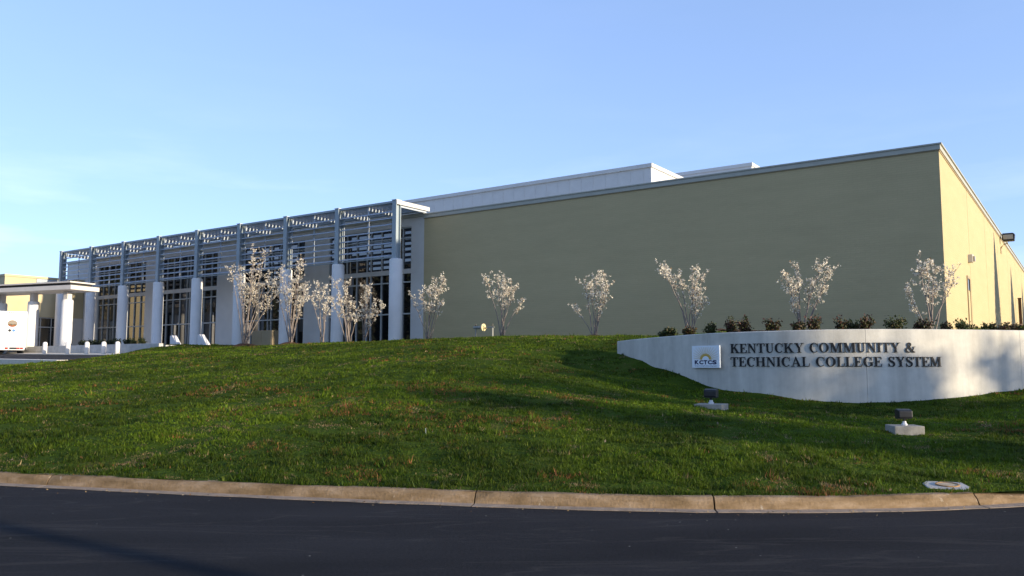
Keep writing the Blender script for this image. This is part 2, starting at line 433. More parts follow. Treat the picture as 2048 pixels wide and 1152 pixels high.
def kerb_material():
    m = bpy.data.materials.new('stained kerb concrete'); m.use_nodes = True
    n = m.node_tree; p = n.nodes['Principled BSDF']; lk = n.links.new
    t = n.nodes.new('ShaderNodeTexCoord')
    def noise(sc_, det, stretch=(1, 1, 1)):
        mm = n.nodes.new('ShaderNodeMapping'); mm.inputs['Scale'].default_value = stretch
        a = n.nodes.new('ShaderNodeTexNoise'); a.inputs['Scale'].default_value = sc_; a.inputs['Detail'].default_value = det; a.inputs['Roughness'].default_value = .65
        lk(t.outputs['Object'], mm.inputs[0]); lk(mm.outputs[0], a.inputs[0]); return a.outputs[0]
    r = n.nodes.new('ShaderNodeValToRGB'); e = r.color_ramp.elements
    e[0].position = .33; e[0].color = (.12, .08, .040, 1); e[1].position = .68; e[1].color = (.29, .21, .135, 1); k = e.new(.5); k.color = (.20, .135, .075, 1)
    lk(noise(2.2, 8, (1, 1, 3)), r.inputs[0])
    r2 = n.nodes.new('ShaderNodeValToRGB'); e = r2.color_ramp.elements
    e[0].position = .64; e[0].color = (0, 0, 0, 1); e[1].position = .72; e[1].color = (.7, .7, .7, 1)
    lk(noise(5, 5, (1, 1, .6)), r2.inputs[0])
    c = n.nodes.new('ShaderNodeMixRGB'); c.inputs[2].default_value = (.48, .42, .33, 1); lk(r2.outputs[0], c.inputs[0]); lk(r.outputs[0], c.inputs[1])
    lk(c.outputs[0], p.inputs['Base Color'])
    bp = n.nodes.new('ShaderNodeBump'); bp.inputs['Strength'].default_value = .6; bp.inputs['Distance'].default_value = .02
    lk(noise(30, 6), bp.inputs['Height']); lk(bp.outputs[0], p.inputs['Normal'])
    p.inputs['Roughness'].default_value = .9; p.inputs['Specular IOR Level'].default_value = .15
    return m
M_kerb = kerb_material()
M_gut = mat('gutter concrete', (.26, .20, .15), .9, .25, 6, .5, 50)
kerb = empty('kerb'); tag(kerb, kind='structure')
def kerb_sections():
    rnd = random.Random(4)
    cuts = [-40, -33, -27, -21, -15.5, -10.5, -6.15, -.45, 2.22, 5.30, 8.2, 11.2, 15, 20, 26, 34]
    for a, b in zip(cuts[:-1], cuts[1:]):
        gap = .012 + .012 * rnd.random()
        nn = max(6, int((b - a) * 5))
        xs = np.linspace(a + gap / 2, b - gap / 2, nn); mb = MB(); gt = MB(); rows = []; grow = []
        for i, x in enumerate(xs):
            y = float(kerb_y(x)); dy = (float(kerb_y(x + .05)) - float(kerb_y(x - .05))) / .1
            ln = math.hypot(1, dy); nx, ny = -dy / ln, 1 / ln
            h = .138 + .004 * math.sin(x * 3.1) + rnd.uniform(-.003, .003)
            if x > 5.3: h *= max(.28, 1 - (x - 5.3) * .55)
            chip = .03 if (i in (0, nn - 1) and rnd.random() < .8) else rnd.uniform(0, .008)
            prof = [(.09, -.1), (.09 + rnd.uniform(-.004, .004), .012), (.115, h - .035 - chip), (.14 + chip, h - .006), (.16, h), (.23, h + .004), (.23, -.1)]
            rows.append([(x + nx * o, y + ny * o, z) for o, z in prof])
            gprof = [(-.05 + .012 * math.sin(x * 5.3) + rnd.uniform(-.008, .008), .006), (.11, .014), (.11, -.1), (-.03, -.1)]
            grow.append([(x + nx * o, y + ny * o, z) for o, z in gprof])
        for rws, m_ in ((rows, mb), (grow, gt)):
            q = len(rws[0]); vv = [p for r_ in rws for p in r_]
            ff = [(i * q + k, (i + 1) * q + k, (i + 1) * q + (k + 1) % q, i * q + (k + 1) % q) for i in range(nn - 1) for k in range(q)]
            ff += [tuple(range(q)), tuple((nn - 1) * q + k for k in range(q))]
            m_.add(vv, ff)
        s = mb.build('kerb_section', M_kerb, kerb)
        gt.build('gutter_strip', M_gut, kerb)
kerb_sections()

# ------------------------------------------------------------------ drive and forecourt by the entrance
def dz(t, b): return 2.3 - .05 * (b - 8) + .012 * (t - 50)
M_drive = asphalt('drive asphalt', (.042, .040, .042))
ts = np.linspace(36, 110, 30); bs = np.linspace(8.05, 17.2, 8)
v = [(*W(t, b), dz(t, b)) for t in ts for b in bs]; q = len(bs)
o = MB().add(v, [(i * q + k, (i + 1) * q + k, (i + 1) * q + k + 1, i * q + k + 1) for i in range(len(ts) - 1) for k in range(q - 1)]).build('drive', M_drive)
tag(o, kind='structure')
def strip(name, t0, t1, b0, b1, h, m, nseg=16, base=-.25):
    mb = MB(); vv = []
    for t in np.linspace(t0, t1, nseg):
        for b, z in ((b0, dz(t, b0) + base), (b0, dz(t, b0) + h), (b1, dz(t, b1) + h), (b1, dz(t, b1) + base)): vv.append((*W(t, b), z))
    ff = [(i * 4 + k, (i + 1) * 4 + k, (i + 1) * 4 + (k + 1) % 4, i * 4 + (k + 1) % 4) for i in range(nseg - 1) for k in range(4)] + [(0, 1, 2, 3), tuple(nseg * 4 - 4 + k for k in range(4))]
    o_ = mb.add(vv, ff).build(name, m); tag(o_, kind='structure'); return o_
M_conc2 = mat('sunny kerb concrete', (.62, .56, .47), .85, .1, 3)  # paler, warmer concrete: sunlight on the kerb put into its colour
strip('drive_kerb', 36.5, 110, 17.2, 17.75, .13, M_conc2)
strip('forecourt_kerb', 43, 110, 8.0, 9.9, .03, M_conc2)
mb = MB().box(43.5, 112, 0.3, 7.55, -1.2, 0)
pl = mb.build('forecourt_pavement', M_conc); pl.location = (CX, CY, ZF - .03); pl.rotation_euler = (0, 0, ANG); tag(pl, kind='structure')
rw = empty('retaining_wall', (*W(43.6, 7.8), 2.0), ANG)
tag(rw, 'low grey concrete wall behind the white bollards of the entrance drive', 'wall')
for k in range(12):
    MB().box(k * 1.9 + .01, k * 1.9 + 1.89, -.15, .15, -.3, .92).build('wall_panel', M_conc, rw, bevel=.015)
MB().box(.05, 22.7, -.1, .1, -.3, .9).build('core', M_dark, rw)

# ------------------------------------------------------------------ the main building
bl = empty('college_building', (CX, CY, ZF), ANG)
tag(bl, 'long low taupe brick building with a glazed white wing and flat roof', 'building')
Z = lambda z: z - ZF
def lb(name, t0, t1, b0, b1, z0, z1, m, parent=bl, bevel=0.): return MB().box(t0, t1, b0, b1, Z(z0), Z(z1)).build(name, m, parent, bevel=bevel)
TS = -.26                                       # plane of the side wall
lb('front_wall', TS + .3, 28.3, -.3, 0, 2.0, 10.59, M_brick)['label'] = 'wide shaded taupe brick wall'
joints = [0, 9.57, 18.3, 26.8, 35.3, 43.8, 52.3, 60.8, 72]
for a, b in zip(joints[:-1], joints[1:]):
    lb('side_wall_panel', TS, TS + .3, -b + .03, -a - (.03 if a else 0), 2.0, 10.59, M_brick)
lb('joint_backing', TS + .1, TS + .28, -71.9, -.3, 2.0, 10.5, M_tan)
lb('roof_deck', .3, 72, -72, -.3, 10.35, 10.5, M_cope)
def coping(name, t0, t1, b0, b1, z0, z1, parent=bl, m=M_cope): return lb(name, t0, t1, b0, b1, z0, z1, m, parent, .012)
coping('front_coping', TS - .07, 28.35, -.35, .07, 10.59, 10.86)
coping('side_coping', TS - .072, TS + .35, -72, -.352, 10.592, 10.858)
coping('drip_edge', TS - .13, 28.35, .072, .11, 10.80, 10.875)
coping('drip_edge', TS - .132, TS - .074, -72, .07, 10.80, 10.875)
lb('under_coping_strip', TS - .02, 28.3, .004, .03, 10.55, 10.588, M_tan)  # thin tan strips drawn as the dark line under the coping
lb('under_coping_strip', TS - .03, TS - .004, -72, .0, 10.53, 10.588, M_tan)
# raised roof volumes
rb = lb('upper_storey', 16.7, 60, -24, -8, 10.4, 13.8, M_panel)
for k in range(31): lb('siding_seam', 17.2 + k * .9, 17.22 + k * .9, -7.998, -7.985, 10.5, 13.8, M_panel, rb)
for k in range(9): lb('siding_seam', 16.685, 16.698, -9.2 - k * 1.4, -9.18 - k * 1.4, 10.5, 13.8, M_panel, rb)
coping('upper_coping', 16.6, 60.1, -24.1, -7.9, 13.8, 14.05, rb, M_panel)
rc = lb('rear_roof_block', 15.76, 44, -36, -24.2, 10.4, 17.0, M_panel)
coping('upper_coping', 15.68, 44.1, -36.1, -24.12, 17.0, 17.27, rc, M_panel)

# glazed wing
OFF = [0, .76, 1.68, 2.60, 3.54, 3.90, 4.83, 5.76, 6.65, 7.42]
BAYS = [29.35, 39.22, 49.08, 58.72]
ROWS = [(2.85, 4.70), (4.76, 6.69), (6.75, 7.24), (7.54, 9.48), (9.54, 10.16)]
solid = [(28.3, 29.35), (36.77, 39.22), (46.64, 49.08), (56.5, 58.72), (66.14, 68.45)]
for i, (a, b) in enumerate(solid):
    lb('wall_panel', a, b, -.35, .0, 2.0, 10.2, M_white)
for k in range(8):
    a = 28.3 + k * 5.02; lb('wall_band', a, a + 5.015, -.35, .004, 10.2, 10.72, M_white)
lb('end_wall_panel', 68.452, 71.6, -.35, .0, 9.1, 10.72, M_white)
coping('end_coping', 68.502, 71.65, -.4, .06, 10.722, 10.97)
coping('wing_coping', 28.36, 68.5, -.4, .06, 10.722, 10.97)
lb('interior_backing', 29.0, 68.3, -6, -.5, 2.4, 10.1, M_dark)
rp_ = random.Random(11)
for bi, t0 in enumerate(BAYS):
    w_ = 7.42
    fr = MB()
    for kx_, o_ in enumerate(OFF):
        c_ = t0 + o_; hw = .028
        lo = c_ - hw if 0 < kx_ < len(OFF) - 1 else (c_ if kx_ == 0 else c_ - 2 * hw)
        fr.box(lo, lo + 2 * hw, -.22, -.05, Z(2.5), Z(10.2))
    for z0, z1 in ((2.5, 2.9), (4.69, 4.77), (6.68, 6.76), (9.47, 9.55), (10.12, 10.2)):
        fr.box(t0, t0 + w_, -.215, -.055, Z(z0), Z(z1))
    f_ = fr.build('window_frame', M_frame, bl)
    lb('spandrel', t0, t0 + w_, -.2, -.03, 7.24, 7.54, M_white, f_)
    for i in range(len(OFF) - 1):
        for (z0, z1) in ROWS:
            a, b = t0 + OFF[i] + .04, t0 + OFF[i + 1] - .04
            me = MB().box(-(b - a) / 2, (b - a) / 2, -.008, .008, -(z1 - z0) / 2, (z1 - z0) / 2).mesh('pane')
            mtx = Matrix.Translation(((a + b) / 2, -.15, Z((z0 + z1) / 2))) @ Matrix.Rotation(rp_.uniform(-.004, .004), 4, 'Z') @ Matrix.Rotation(rp_.uniform(-.003, .003), 4, 'X')
            inst(me, 'pane', M_glass, f_, mtx)
    if bi == 2:       # the entrance door in this bay
        d = MB().box(t0 + 1.72, t0 + 1.84, -.06, .0, 0, 2.0).box(t0 + 2.45, t0 + 2.57, -.06, 0, 0, 2.0).box(t0 + 1.84, t0 + 2.45, -.06, 0, 1.88, 2.0).box(t0 + 1.84, t0 + 2.45, -.06, 0, 0, .2).box(t0 + 1.84, t0 + 2.45, -.06, -.01, .95, 1.03)
        d.build('door', M_white, bl)

# side door, recessed frame
dr = MB().box(TS - .05, TS - .002, -8.85, -8.72, Z(2.4), Z(5.95)).box(TS - .05, TS - .002, -7.82, -7.69, Z(2.4), Z(5.95)).box(TS - .05, TS - .002, -8.72, -7.82, Z(5.82), Z(5.95)).build('door_frame', M_tan, bl)
MB().box(TS - .02, TS - .002, -8.72, -7.82, Z(2.4), Z(5.2)).build('door_leaf', M_brick, dr)
MB().box(TS - .018, TS - .003, -8.72, -7.82, Z(5.26), Z(5.82)).build('transom_pane', M_glass, dr)

# ------------------------------------------------------------------ sunshade screen and colonnade
ss = empty('sunshade_colonnade', (*W(28.2, 2.6), ZF), ANG)
tag(ss, 'grey steel louvre sunshade on white round columns before the glazed wing', 'sunshade')
def sb(name, t0, t1, b0, b1, z0, z1, m, parent=ss, bevel=0.): return MB().box(t0, t1, b0, b1, Z(z0), Z(z1)).build(name, m, parent, bevel=bevel)
BAY = 4.88
colm = MB().lathe([(.39, 0), (.39, 4.86), (.375, 4.91), (.33, 4.93)], 28).mesh('column')
for p in colm.polygons: p.use_smooth = True
colm.set_sharp_from_angle(angle=R(30))
hsec = [(-.16, -.21), (.16, -.21), (.16, -.16), (.025, -.16), (.025, .16), (.16, .16), (.16, .21), (-.16, .21), (-.16, .16), (-.025, .16), (-.025, -.16), (-.16, -.16)]
postm = MB().prism(hsec, Z(7.76), Z(11.26)).mesh('post')
capm = MB().box(-.19, .19, -.24, .24, Z(11.265), Z(11.31)).mesh('cap')
bladeprof = [(-.13, .055), (-.115, .07), (.13, -.06), (.115, -.075)]
bladem = MB().prism(bladeprof, .17, BAY - .17, 'x').mesh('screen_blade')
roofm = MB().box(.02, BAY - .02, -.10, .10, -.02, .02).mesh('roof_blade')
for k in range(9):
    x = k * BAY
    T = Matrix.Translation((x, 0, 0))
    inst(colm, 'column', M_colw, ss, T)
    pst = inst(postm, 'post', M_steel, ss, T)
    inst(capm, 'cap', M_blade, pst, Matrix.Identity(4))
    sb('rafter', x - .07, x + .07, -2.6, -.215, 10.86 if k else 10.9, 11.10, M_blade)
    if k < 8:
        sb('rafter', x + BAY / 2 - .05, x + BAY / 2 + .05, -2.6, -.06, 10.92, 11.10, M_blade)
        sb('top_beam', x + .17, x + BAY - .17, -.13, .13, 11.14, 11.26, M_steel)
        sb('wall_beam', x + .08, x + BAY - .08, -2.6, -2.48, 11.0, 11.18, M_steel)
        for j in range(8): inst(bladem, 'screen_blade', M_blade, ss, Matrix.Translation((x, .0, Z(8.02 + j * .375))))
        sb('bottom_rail', x + .17, x + BAY - .17, -.05, .05, 7.86, 7.92, M_steel)
        sb('screen_mullion', x + BAY / 2 - .05, x + BAY / 2 + .05, -.16, -.125, 7.9, 11.12, M_blade)
        sb('screen_mullion', x + .28, x + .35, -.16, -.125, 7.8, 11.12, M_blade)
        sb('screen_mullion', x + BAY - .35, x + BAY - .28, -.16, -.125, 7.9, 11.12, M_blade)
        for j in range(8): inst(roofm, 'roof_blade', M_blade, ss, Matrix.Translation((x, -2.30 + j * .285, Z(11.155))))
sb('end_beam', -.2, -.08, -2.75, .2, 11.02, 11.262, M_white)

# ------------------------------------------------------------------ the lit wing at the far end
lw = empty('entrance_wing', (*W(68.5, 0), ZF), ANG)
tag(lw, 'beige flat roofed entrance wing lit by the sun behind the porte cochere', 'building')
def wb(name, t0, t1, b0, b1, z0, z1, m, parent=lw): return MB().box(t0, t1, b0, b1, Z(z0), Z(z1)).build(name, m, parent)
M_beige = mat('beige stucco', (.50, .42, .26), .85, .05, 1.0, .15, 50)
wb('wall', .02, 30, 4.2, 6.6, 2.0, 8.9, M_beige)
wb('wall', .02, 30, -20, 4.198, 5.62, 8.9, M_beige)
wb('wall', .02, 30, -20, 2.2, 2.0, 5.618, M_white)
wb('coping', -.06, 30.05, -20, 6.66, 8.9, 9.08, M_beige)
fr = MB()
for b in (2.22, 2.6, 3.5, 4.1): fr.box(.1, .2, b, b + .07, Z(2.5), Z(5.6))
for z0 in (2.5, 4.72, 5.52): fr.box(.11, .19, 2.22, 4.18, Z(z0), Z(z0 + .08))
f_ = fr.build('window_frame', M_frame, lw)
for a, b in ((2.29, 2.6), (2.67, 3.5), (3.57, 4.1)):
    for z0, z1 in ((2.58, 4.72), (4.80, 5.52)):
        wb('pane', .145, .155, a, b, z0, z1, M_glass, f_)
lv = wb('louvre_panel', -.03, .018, 2.3, 4.1, 8.35, 8.88, M_steel)
for k in range(5): wb('louvre_slat', -.07, -.032, 2.3, 4.1, 8.38 + k * .1, 8.43 + k * .1, M_blade, lv)

# porte cochere
e1 = Vector((-.93, .368)); e2 = Vector((.368, .93)); Ax, Ay = -32.15, 59.5
pc = empty('porte_cochere', (Ax, Ay, ZF), math.atan2(e1.y, e1.x))
tag(pc, 'flat white entrance canopy on thick round columns over the drive', 'canopy')
# local x runs along e1, local y towards the camera (so the canopy depth is -y)
M_fascia = mat('cream fascia', (.62, .57, .52), .7, .04, 2)
MB().box(0, 26, -2.5, 0, Z(7.03), Z(7.35)).build('roof_slab', M_fascia, pc, bevel=.01)
MB().box(.5, 26, -2.2, -.35, Z(7.35), Z(7.56)).build('roof_upstand', M_dark, pc)
MB().box(.28, 26, -2.35, -.16, Z(7.56), Z(7.66)).build('roof_edge', M_fascia, pc)
def pccol(px_, py_):
    lx = (px_ - Ax) * e1.x + (py_ - Ay) * e1.y; ly = -((px_ - Ax) * e2.x + (py_ - Ay) * e2.y)
    c_ = MB().lathe([(.40, -.2), (.40, 3.42), (.36, 3.52), (.24, 3.54)], 28, (lx, ly)).build('column', M_colw, pc, smooth='auto')
    MB().box(lx - .2, lx + .2, ly - .2, ly + .2, 3.53, 4.17).build('capital', M_fascia, c_)
pccol(-33.15, 61.0); pccol(-36.75, 62.85); pccol(-40.3, 64.6); pccol(-44.2, 66.2)

# ------------------------------------------------------------------ bollards
M_bol = mat('white bollard paint', (.78, .75, .72), .55, .05, 4)
bm_ = MB().lathe([(.15, 0), (.15, .70), (.135, .77), (.09, .82), (.03, .835)], 16).mesh('bollard')
for p in bm_.polygons: p.use_smooth = True
bpos = [(61.5, 9.2, 'white bollard standing just behind the parked box truck'), (55.7, 9.2, 'white bollard between the box truck and the sunlit canopy column'),
        (52.5, 9.2, 'white bollard just beside the sunlit thick canopy column'), (50.0, 9.2, 'white bollard in the middle of the row right of the canopy column'),
        (47.9, 9.2, 'white bollard second from the grassy end of the row'), (46.25, 9.2, 'white bollard half hidden by grass at the end of the row')]
for t, b, lab in bpos:
    o = bpy.data.objects.new('bollard', bm_); col.objects.link(o)
    if not bm_.materials: bm_.materials.append(M_bol)
    o.location = (*W(t, b), dz(t, b) + .02); tag(o, lab, 'bollard', 'white bollards along the entrance drive')

# ------------------------------------------------------------------ stair cheek walls
M_cheek = mat('white cheek wall', (.68, .66, .66), .8, .05, 2)
for t, b, ln, lab in ((46.5, 5.0, 1.15, 'slanted white stair cheek wall left of the round column'), (43.35, 5.0, 1.25, 'slanted white stair cheek wall right of the round column')):
    o = MB().prism([(-ln, -.3), (.3, -.3), (.3, .92), (.06, .95)], -.18, .18, 'y').build('stair_cheek_wall', M_cheek, bevel=.03)
    o.location = (*W(t, b), 2.62); o.rotation_euler = (0, 0, ANG); tag(o, lab, 'stair wall', 'stair cheek walls')

# tan utility cabinet by the glazing
uc = empty('utility_cabinet', (*W(41.7, 1.2), ZF - .1), ANG)
tag(uc, 'tan metal utility cabinet by the glazing behind a white column', 'cabinet')
MB().box(-1.1, 1.1, -.3, .3, 0, 1.15).build('body', M_tan, uc, bevel=.02)
MB().box(-1.0, -.02, .302, .315, .06, 1.08).build('door', M_tan, uc); MB().box(.02, 1.0, .302, .315, .06, 1.08).build('door', M_tan, uc)

# ------------------------------------------------------------------ hose connection on the brick wall
hc = empty('hose_connection', (*W(20.85, 3.5), 3.5), ANG)
tag(hc, 'grey pipe assembly with a round sunlit brass plate before the brick wall', 'hose connection')
M_brass = mat('brass plate', (.80, .66, .38), .35, .06, 6, metal=.2)
M_pipe = mat('grey pipe', (.30, .30, .27), .5, .1, 6)
MB().tube([(.62, .28, 0), (.13, .28, 0)], .08, 12).build('pipe', M_pipe, hc, smooth='auto')
MB().tube([(.03, .28, 0), (-.03, .28, 0)], .2, 24).build('plate', M_brass, hc, smooth='auto')
MB().tube([(-.03, .28, -.03), (-.2, .28, -.03)], .05, 10).build('spindle', M_brass, hc, smooth='auto')
MB().tube([(-.2, .28, 0), (-.7, .28, 0)], .03, 10).build('rod', M_pipe, hc, smooth='auto')
for x in (.5, -.6):
    MB().tube([(x, .28, -1.1), (x, .28, -.02)], .04, 8).build('support_leg', M_pipe, hc); MB().tube([(x, .28, .05), (x, .28, .18)], .03, 8).build('bolt', M_black, hc)

# ------------------------------------------------------------------ lamps on the side wall
M_lens = mat('lamp glass', (.35, .30, .2), .1, 0, spec=.6)
wl = empty('wall_floodlight', (*W(TS, -29.5), 10.2), ANG)
tag(wl, 'dark box floodlight on a bracket arm high on the sunlit side wall', 'lamp')
MB().tube([(0, 0, -.45), (-.1, 0, -.25), (-.25, 0, -.1), (-.45, 0, -.05), (-.52, 0, .12)], .04, 8).build('arm', M_tan, wl, smooth=True)
MB().box(-.05, 0, -.14, .14, -.75, -.3).build('bracket_plate', M_tan, wl)
h_ = MB().prism([(-.36, .0), (.30, .0), (.40, .12), (.34, .56), (-.30, .56), (-.42, .46)], -.3, .3, 'y').build('head', M_black, wl, bevel=.03); h_.location = (-.52, .05, .08)
MB().box(-.82, -.22, .353, .365, .2, .52).build('lens', M_lens, wl)
sw = empty('wall_lamp', (*W(TS, -8.9), 6.9), ANG)
tag(sw, 'small square lamp above the door on the sunlit side wall', 'lamp')
MB().box(-.22, 0, -.2, .2, -.2, .2).build('body', M_white, sw, bevel=.02); MB().box(-.3, -.222, -.16, .16, -.16, .1).build('shade', M_lens, sw)
px_ = empty('sign_post', (*W(TS - .3, -42), 2.6), ANG)
tag(px_, 'thin brown post standing before the sunlit side wall', 'post')
M_brown = mat('brown paint', (.09, .045, .02), .7, .1)
MB().box(-.11, .11, -.11, .11, -.3, 4.4).build('shaft', M_brown, px_); MB().box(-.14, .14, -.14, .14, 4.4, 4.48).build('cap', M_brown, px_)

# ------------------------------------------------------------------ box truck
def truck():
    dirv = Vector((-.5, .866))                        # driving direction, away from the camera
    cx, cy = -36.3, 59.4
    tt, bb = local(cx, cy); zg = dz(tt, bb)
    r_ = empty('box_truck', (cx, cy, zg), math.atan2(dirv.y, dirv.x) )
    tag(r_, 'white box truck seen from behind under the entrance canopy', 'truck')
    Mw = mat('truck white', (.80, .80, .80), .4, .03, 2); Mt = mat('tyre rubber', (.02, .02, .02), .9); Mr = mat('red lens', (.30, .03, .02), .3)
    hw = .93
    MB().box(.06, 5.2, -hw, hw, .55, 3.12).build('cargo_box', Mw, r_, bevel=.03)
    d_ = MB().box(0, .058, -.62, .44, .72, 2.88).build('rear_door', Mw, r_, bevel=.01)
    for s in (-1, 1): MB().box(0, .057, s * hw - .06, s * hw + .06, .5, 3.12).build('corner_post', Mw, r_)
    MB().box(-.02, .055, -hw + .07, hw - .07, 2.92, 3.10).build('header', Mw, r_)
    for y in (-.82, -.14, 0, .14, .82): MB().box(-.04, -.022, y - .045, y + .045, 2.98, 3.03).build('marker_light', Mr, r_)
    bp_ = MB().box(-.22, .05, -hw, hw, .30, .56).build('bumper', Mw, r_, bevel=.02)
    for y in (-.74, -.52, .2, .74): MB().box(-.235, -.222, y - .1, y + .1, .36, .50).build('tail_light', Mr, r_)
    MB().box(-.237, -.222, -.42, .02, .36, .50).build('step_recess', M_black, r_)
    MB().box(-.01, -.002, -.42, .25, .78, .8).build('latch_bar', M_pipe, d_)
    # printed emblems on the door
    def disc(y, z, ry, rz, m, name, off):
        n = 24; pr = [(y + ry * math.cos(2 * math.pi * k / n), z + rz * math.sin(2 * math.pi * k / n)) for k in range(n)]
        MB().prism(pr, -off, -.001, 'x').build(name, m, d_)
    Mo = bpy.data.materials.new('orange emblem print'); Mo.use_nodes = True
    n = Mo.node_tree; p = n.nodes['Principled BSDF']; lk = n.links.new
    t_ = n.nodes.new('ShaderNodeTexCoord'); s_ = n.nodes.new('ShaderNodeSeparateXYZ'); nz_ = n.nodes.new('ShaderNodeTexNoise'); nz_.inputs['Scale'].default_value = 7
    ad = n.nodes.new('ShaderNodeMath'); ad.operation = 'MULTIPLY_ADD'; ad.inputs[1].default_value = .5
    rr = n.nodes.new('ShaderNodeValToRGB'); e = rr.color_ramp.elements
    mr_ = n.nodes.new('ShaderNodeMapRange'); mr_.inputs[1].default_value = 1.95; mr_.inputs[2].default_value = 2.85
    lk(t_.outputs['Object'], s_.inputs[0]); lk(t_.outputs['Object'], nz_.inputs[0]); lk(nz_.outputs[0], ad.inputs[0]); lk(s_.outputs['Z'], ad.inputs[2]); lk(ad.outputs[0], mr_.inputs[0]); lk(mr_.outputs[0], rr.inputs[0])
    rr.color_ramp.interpolation = 'CONSTANT'
    e[0].color = (.26, .11, .015, 1); e[1].position = .75; e[1].color = (.22, .15, .09, 1)
    for pos, c in ((.22, (.18, .03, .008)), (.36, (.26, .08, .01)), (.46, (.04, .04, .02)), (.54, (.24, .20, .15))):
        k = e.new(pos); k.color = (*c, 1)
    lk(rr.outputs[0], p.inputs['Base Color'])
    disc(-.09, 2.22, .31, .25, Mo, 'oval_emblem', .006)
    disc(.06, 1.72, .1, .1, M_black, 'black_mark', .006)
    disc(-.19, 1.72, .1, .1, mat('blue print', (.08, .22, .6), .5), 'blue_mark', .006)
    MB().box(-.006, -.001, -.3, .1, 1.42, 1.45).build('print_line', M_black, d_)
    for x, y in ((.95, -.66), (.95, .66), (5.9, -.72), (5.9, .72)):
        wd = .42 if x < 2 else .24
        wh = MB().tube([(x, y - wd / 2, .40), (x, y + wd / 2, .40)], .40, 20).build('wheel', Mt, r_, smooth='auto')
        MB().tube([(x, y - wd / 2 - .01, .40), (x, y + wd / 2 + .01, .40)], .2, 14).build('rim', M_pipe, wh)
    MB().box(.2, 6.4, -.45, .45, .42, .54).build('chassis', M_black, r_)
    MB().prism([(5.3, .45), (7.3, .45), (7.35, 1.2), (6.7, 1.3), (6.2, 2.3), (5.3, 2.35)], -.88, .88, 'y').build('cab', Mw, r_, bevel=.05)
    MB().prism([(6.73, 1.36), (6.77, 1.36), (6.27, 2.2), (6.24, 2.2)], -.78, .78, 'y').build('windscreen', M_glass, r_)
truck()

# ------------------------------------------------------------------ sign wall
def catmull(P, n=16):
    P = np.array(P, float); out = []
    for i in range(len(P) - 1):
        p0 = P[max(i - 1, 0)]; p1 = P[i]; p2 = P[i + 1]; p3 = P[min(i + 2, len(P) - 1)]
        for k in range(n):
            t = k / n
            out.append(.5 * ((2 * p1) + (-p0 + p2) * t + (2 * p0 - 5 * p1 + 4 * p2 - p3) * t * t + (-p0 + 3 * p1 - 3 * p2 + p3) * t ** 3))
    out.append(P[-1]); return np.array(out)
sc_pts = catmull(np.column_stack([SIGN, SFOOT, STOP]))
for _ in range(12):                                             # take the kinks out of the plan
    sc_pts[1:-1] = .25 * sc_pts[:-2] + .5 * sc_pts[1:-1] + .25 * sc_pts[2:]
seg = np.hypot(*(np.diff(sc_pts[:, :2], axis=0).T)); S_ = np.concatenate([[0], np.cumsum(seg)])
def sat(s):                      # plan point, tangent, outward normal and top height at arc length s
    x = np.interp(s, S_, sc_pts[:, 0]); y = np.interp(s, S_, sc_pts[:, 1]); tp = np.interp(s, S_, sc_pts[:, 3]); ft = np.interp(s, S_, sc_pts[:, 2])
    x2 = np.interp(s + .1, S_, sc_pts[:, 0]) - np.interp(s - .1, S_, sc_pts[:, 0]); y2 = np.interp(s + .1, S_, sc_pts[:, 1]) - np.interp(s - .1, S_, sc_pts[:, 1])
    l = math.hypot(x2, y2); T = (x2 / l, y2 / l)
    return x, y, T, (T[1], -T[0]), tp, ft
def s_at_px(px):                 # arc length of the wall point in a given direction
    ang = (px - 1024) / 1640
    r = sc_pts[:, 0] / sc_pts[:, 1]
    return float(np.interp(ang, r, S_))
sg = empty('sign_wall', (8.7, 21.3, .55))
tag(sg, 'curved pale concrete sign wall with black raised lettering set into the lawn', 'sign')
SP = Vector(sg.location)
def wallmat():
    m = bpy.data.materials.new('board marked concrete'); m.use_nodes = True
    n = m.node_tree; p = n.nodes['Principled BSDF']; lk = n.links.new
    t = n.nodes.new('ShaderNodeTexCoord')
    def noise(scale, det, st):
        mm = n.nodes.new('ShaderNodeMapping'); mm.inputs['Scale'].default_value = st
        a = n.nodes.new('ShaderNodeTexNoise'); a.inputs['Scale'].default_value = scale; a.inputs['Detail'].default_value = det; a.inputs['Roughness'].default_value = .6
        lk(t.outputs['Object'], mm.inputs[0]); lk(mm.outputs[0], a.inputs[0]); return a.outputs[0]
    r = n.nodes.new('ShaderNodeValToRGB'); e = r.color_ramp.elements
    e[0].position = .3; e[0].color = (.44, .415, .36, 1); e[1].position = .7; e[1].color = (.63, .60, .53, 1)
    lk(noise(1.8, 7, (1, 1, .09)), r.inputs[0])
    r2 = n.nodes.new('ShaderNodeMapRange'); r2.inputs[1].default_value = .3; r2.inputs[2].default_value = .7; r2.inputs[3].default_value = .92; r2.inputs[4].default_value = 1.05
    lk(noise(5, 6, (1, 1, 1)), r2.inputs[0])
    c = n.nodes.new('ShaderNodeMixRGB'); c.blend_type = 'MULTIPLY'; c.inputs[0].default_value = 1; lk(r.outputs[0], c.inputs[1]); lk(r2.outputs[0], c.inputs[2])
    lk(c.outputs[0], p.inputs['Base Color'])
    bp = n.nodes.new('ShaderNodeBump'); bp.inputs['Strength'].default_value = .35; bp.inputs['Distance'].default_value = .01
    lk(noise(22, 5, (1, 1, .4)), bp.inputs['Height']); lk(bp.outputs[0], p.inputs['Normal'])
    p.inputs['Roughness'].default_value = .85; p.inputs['Specular IOR Level'].default_value = .25
    return m
M_sign = wallmat()
cuts = [0, s_at_px(1414), s_at_px(1730), s_at_px(2038), S_[-1] * .8, S_[-1]]
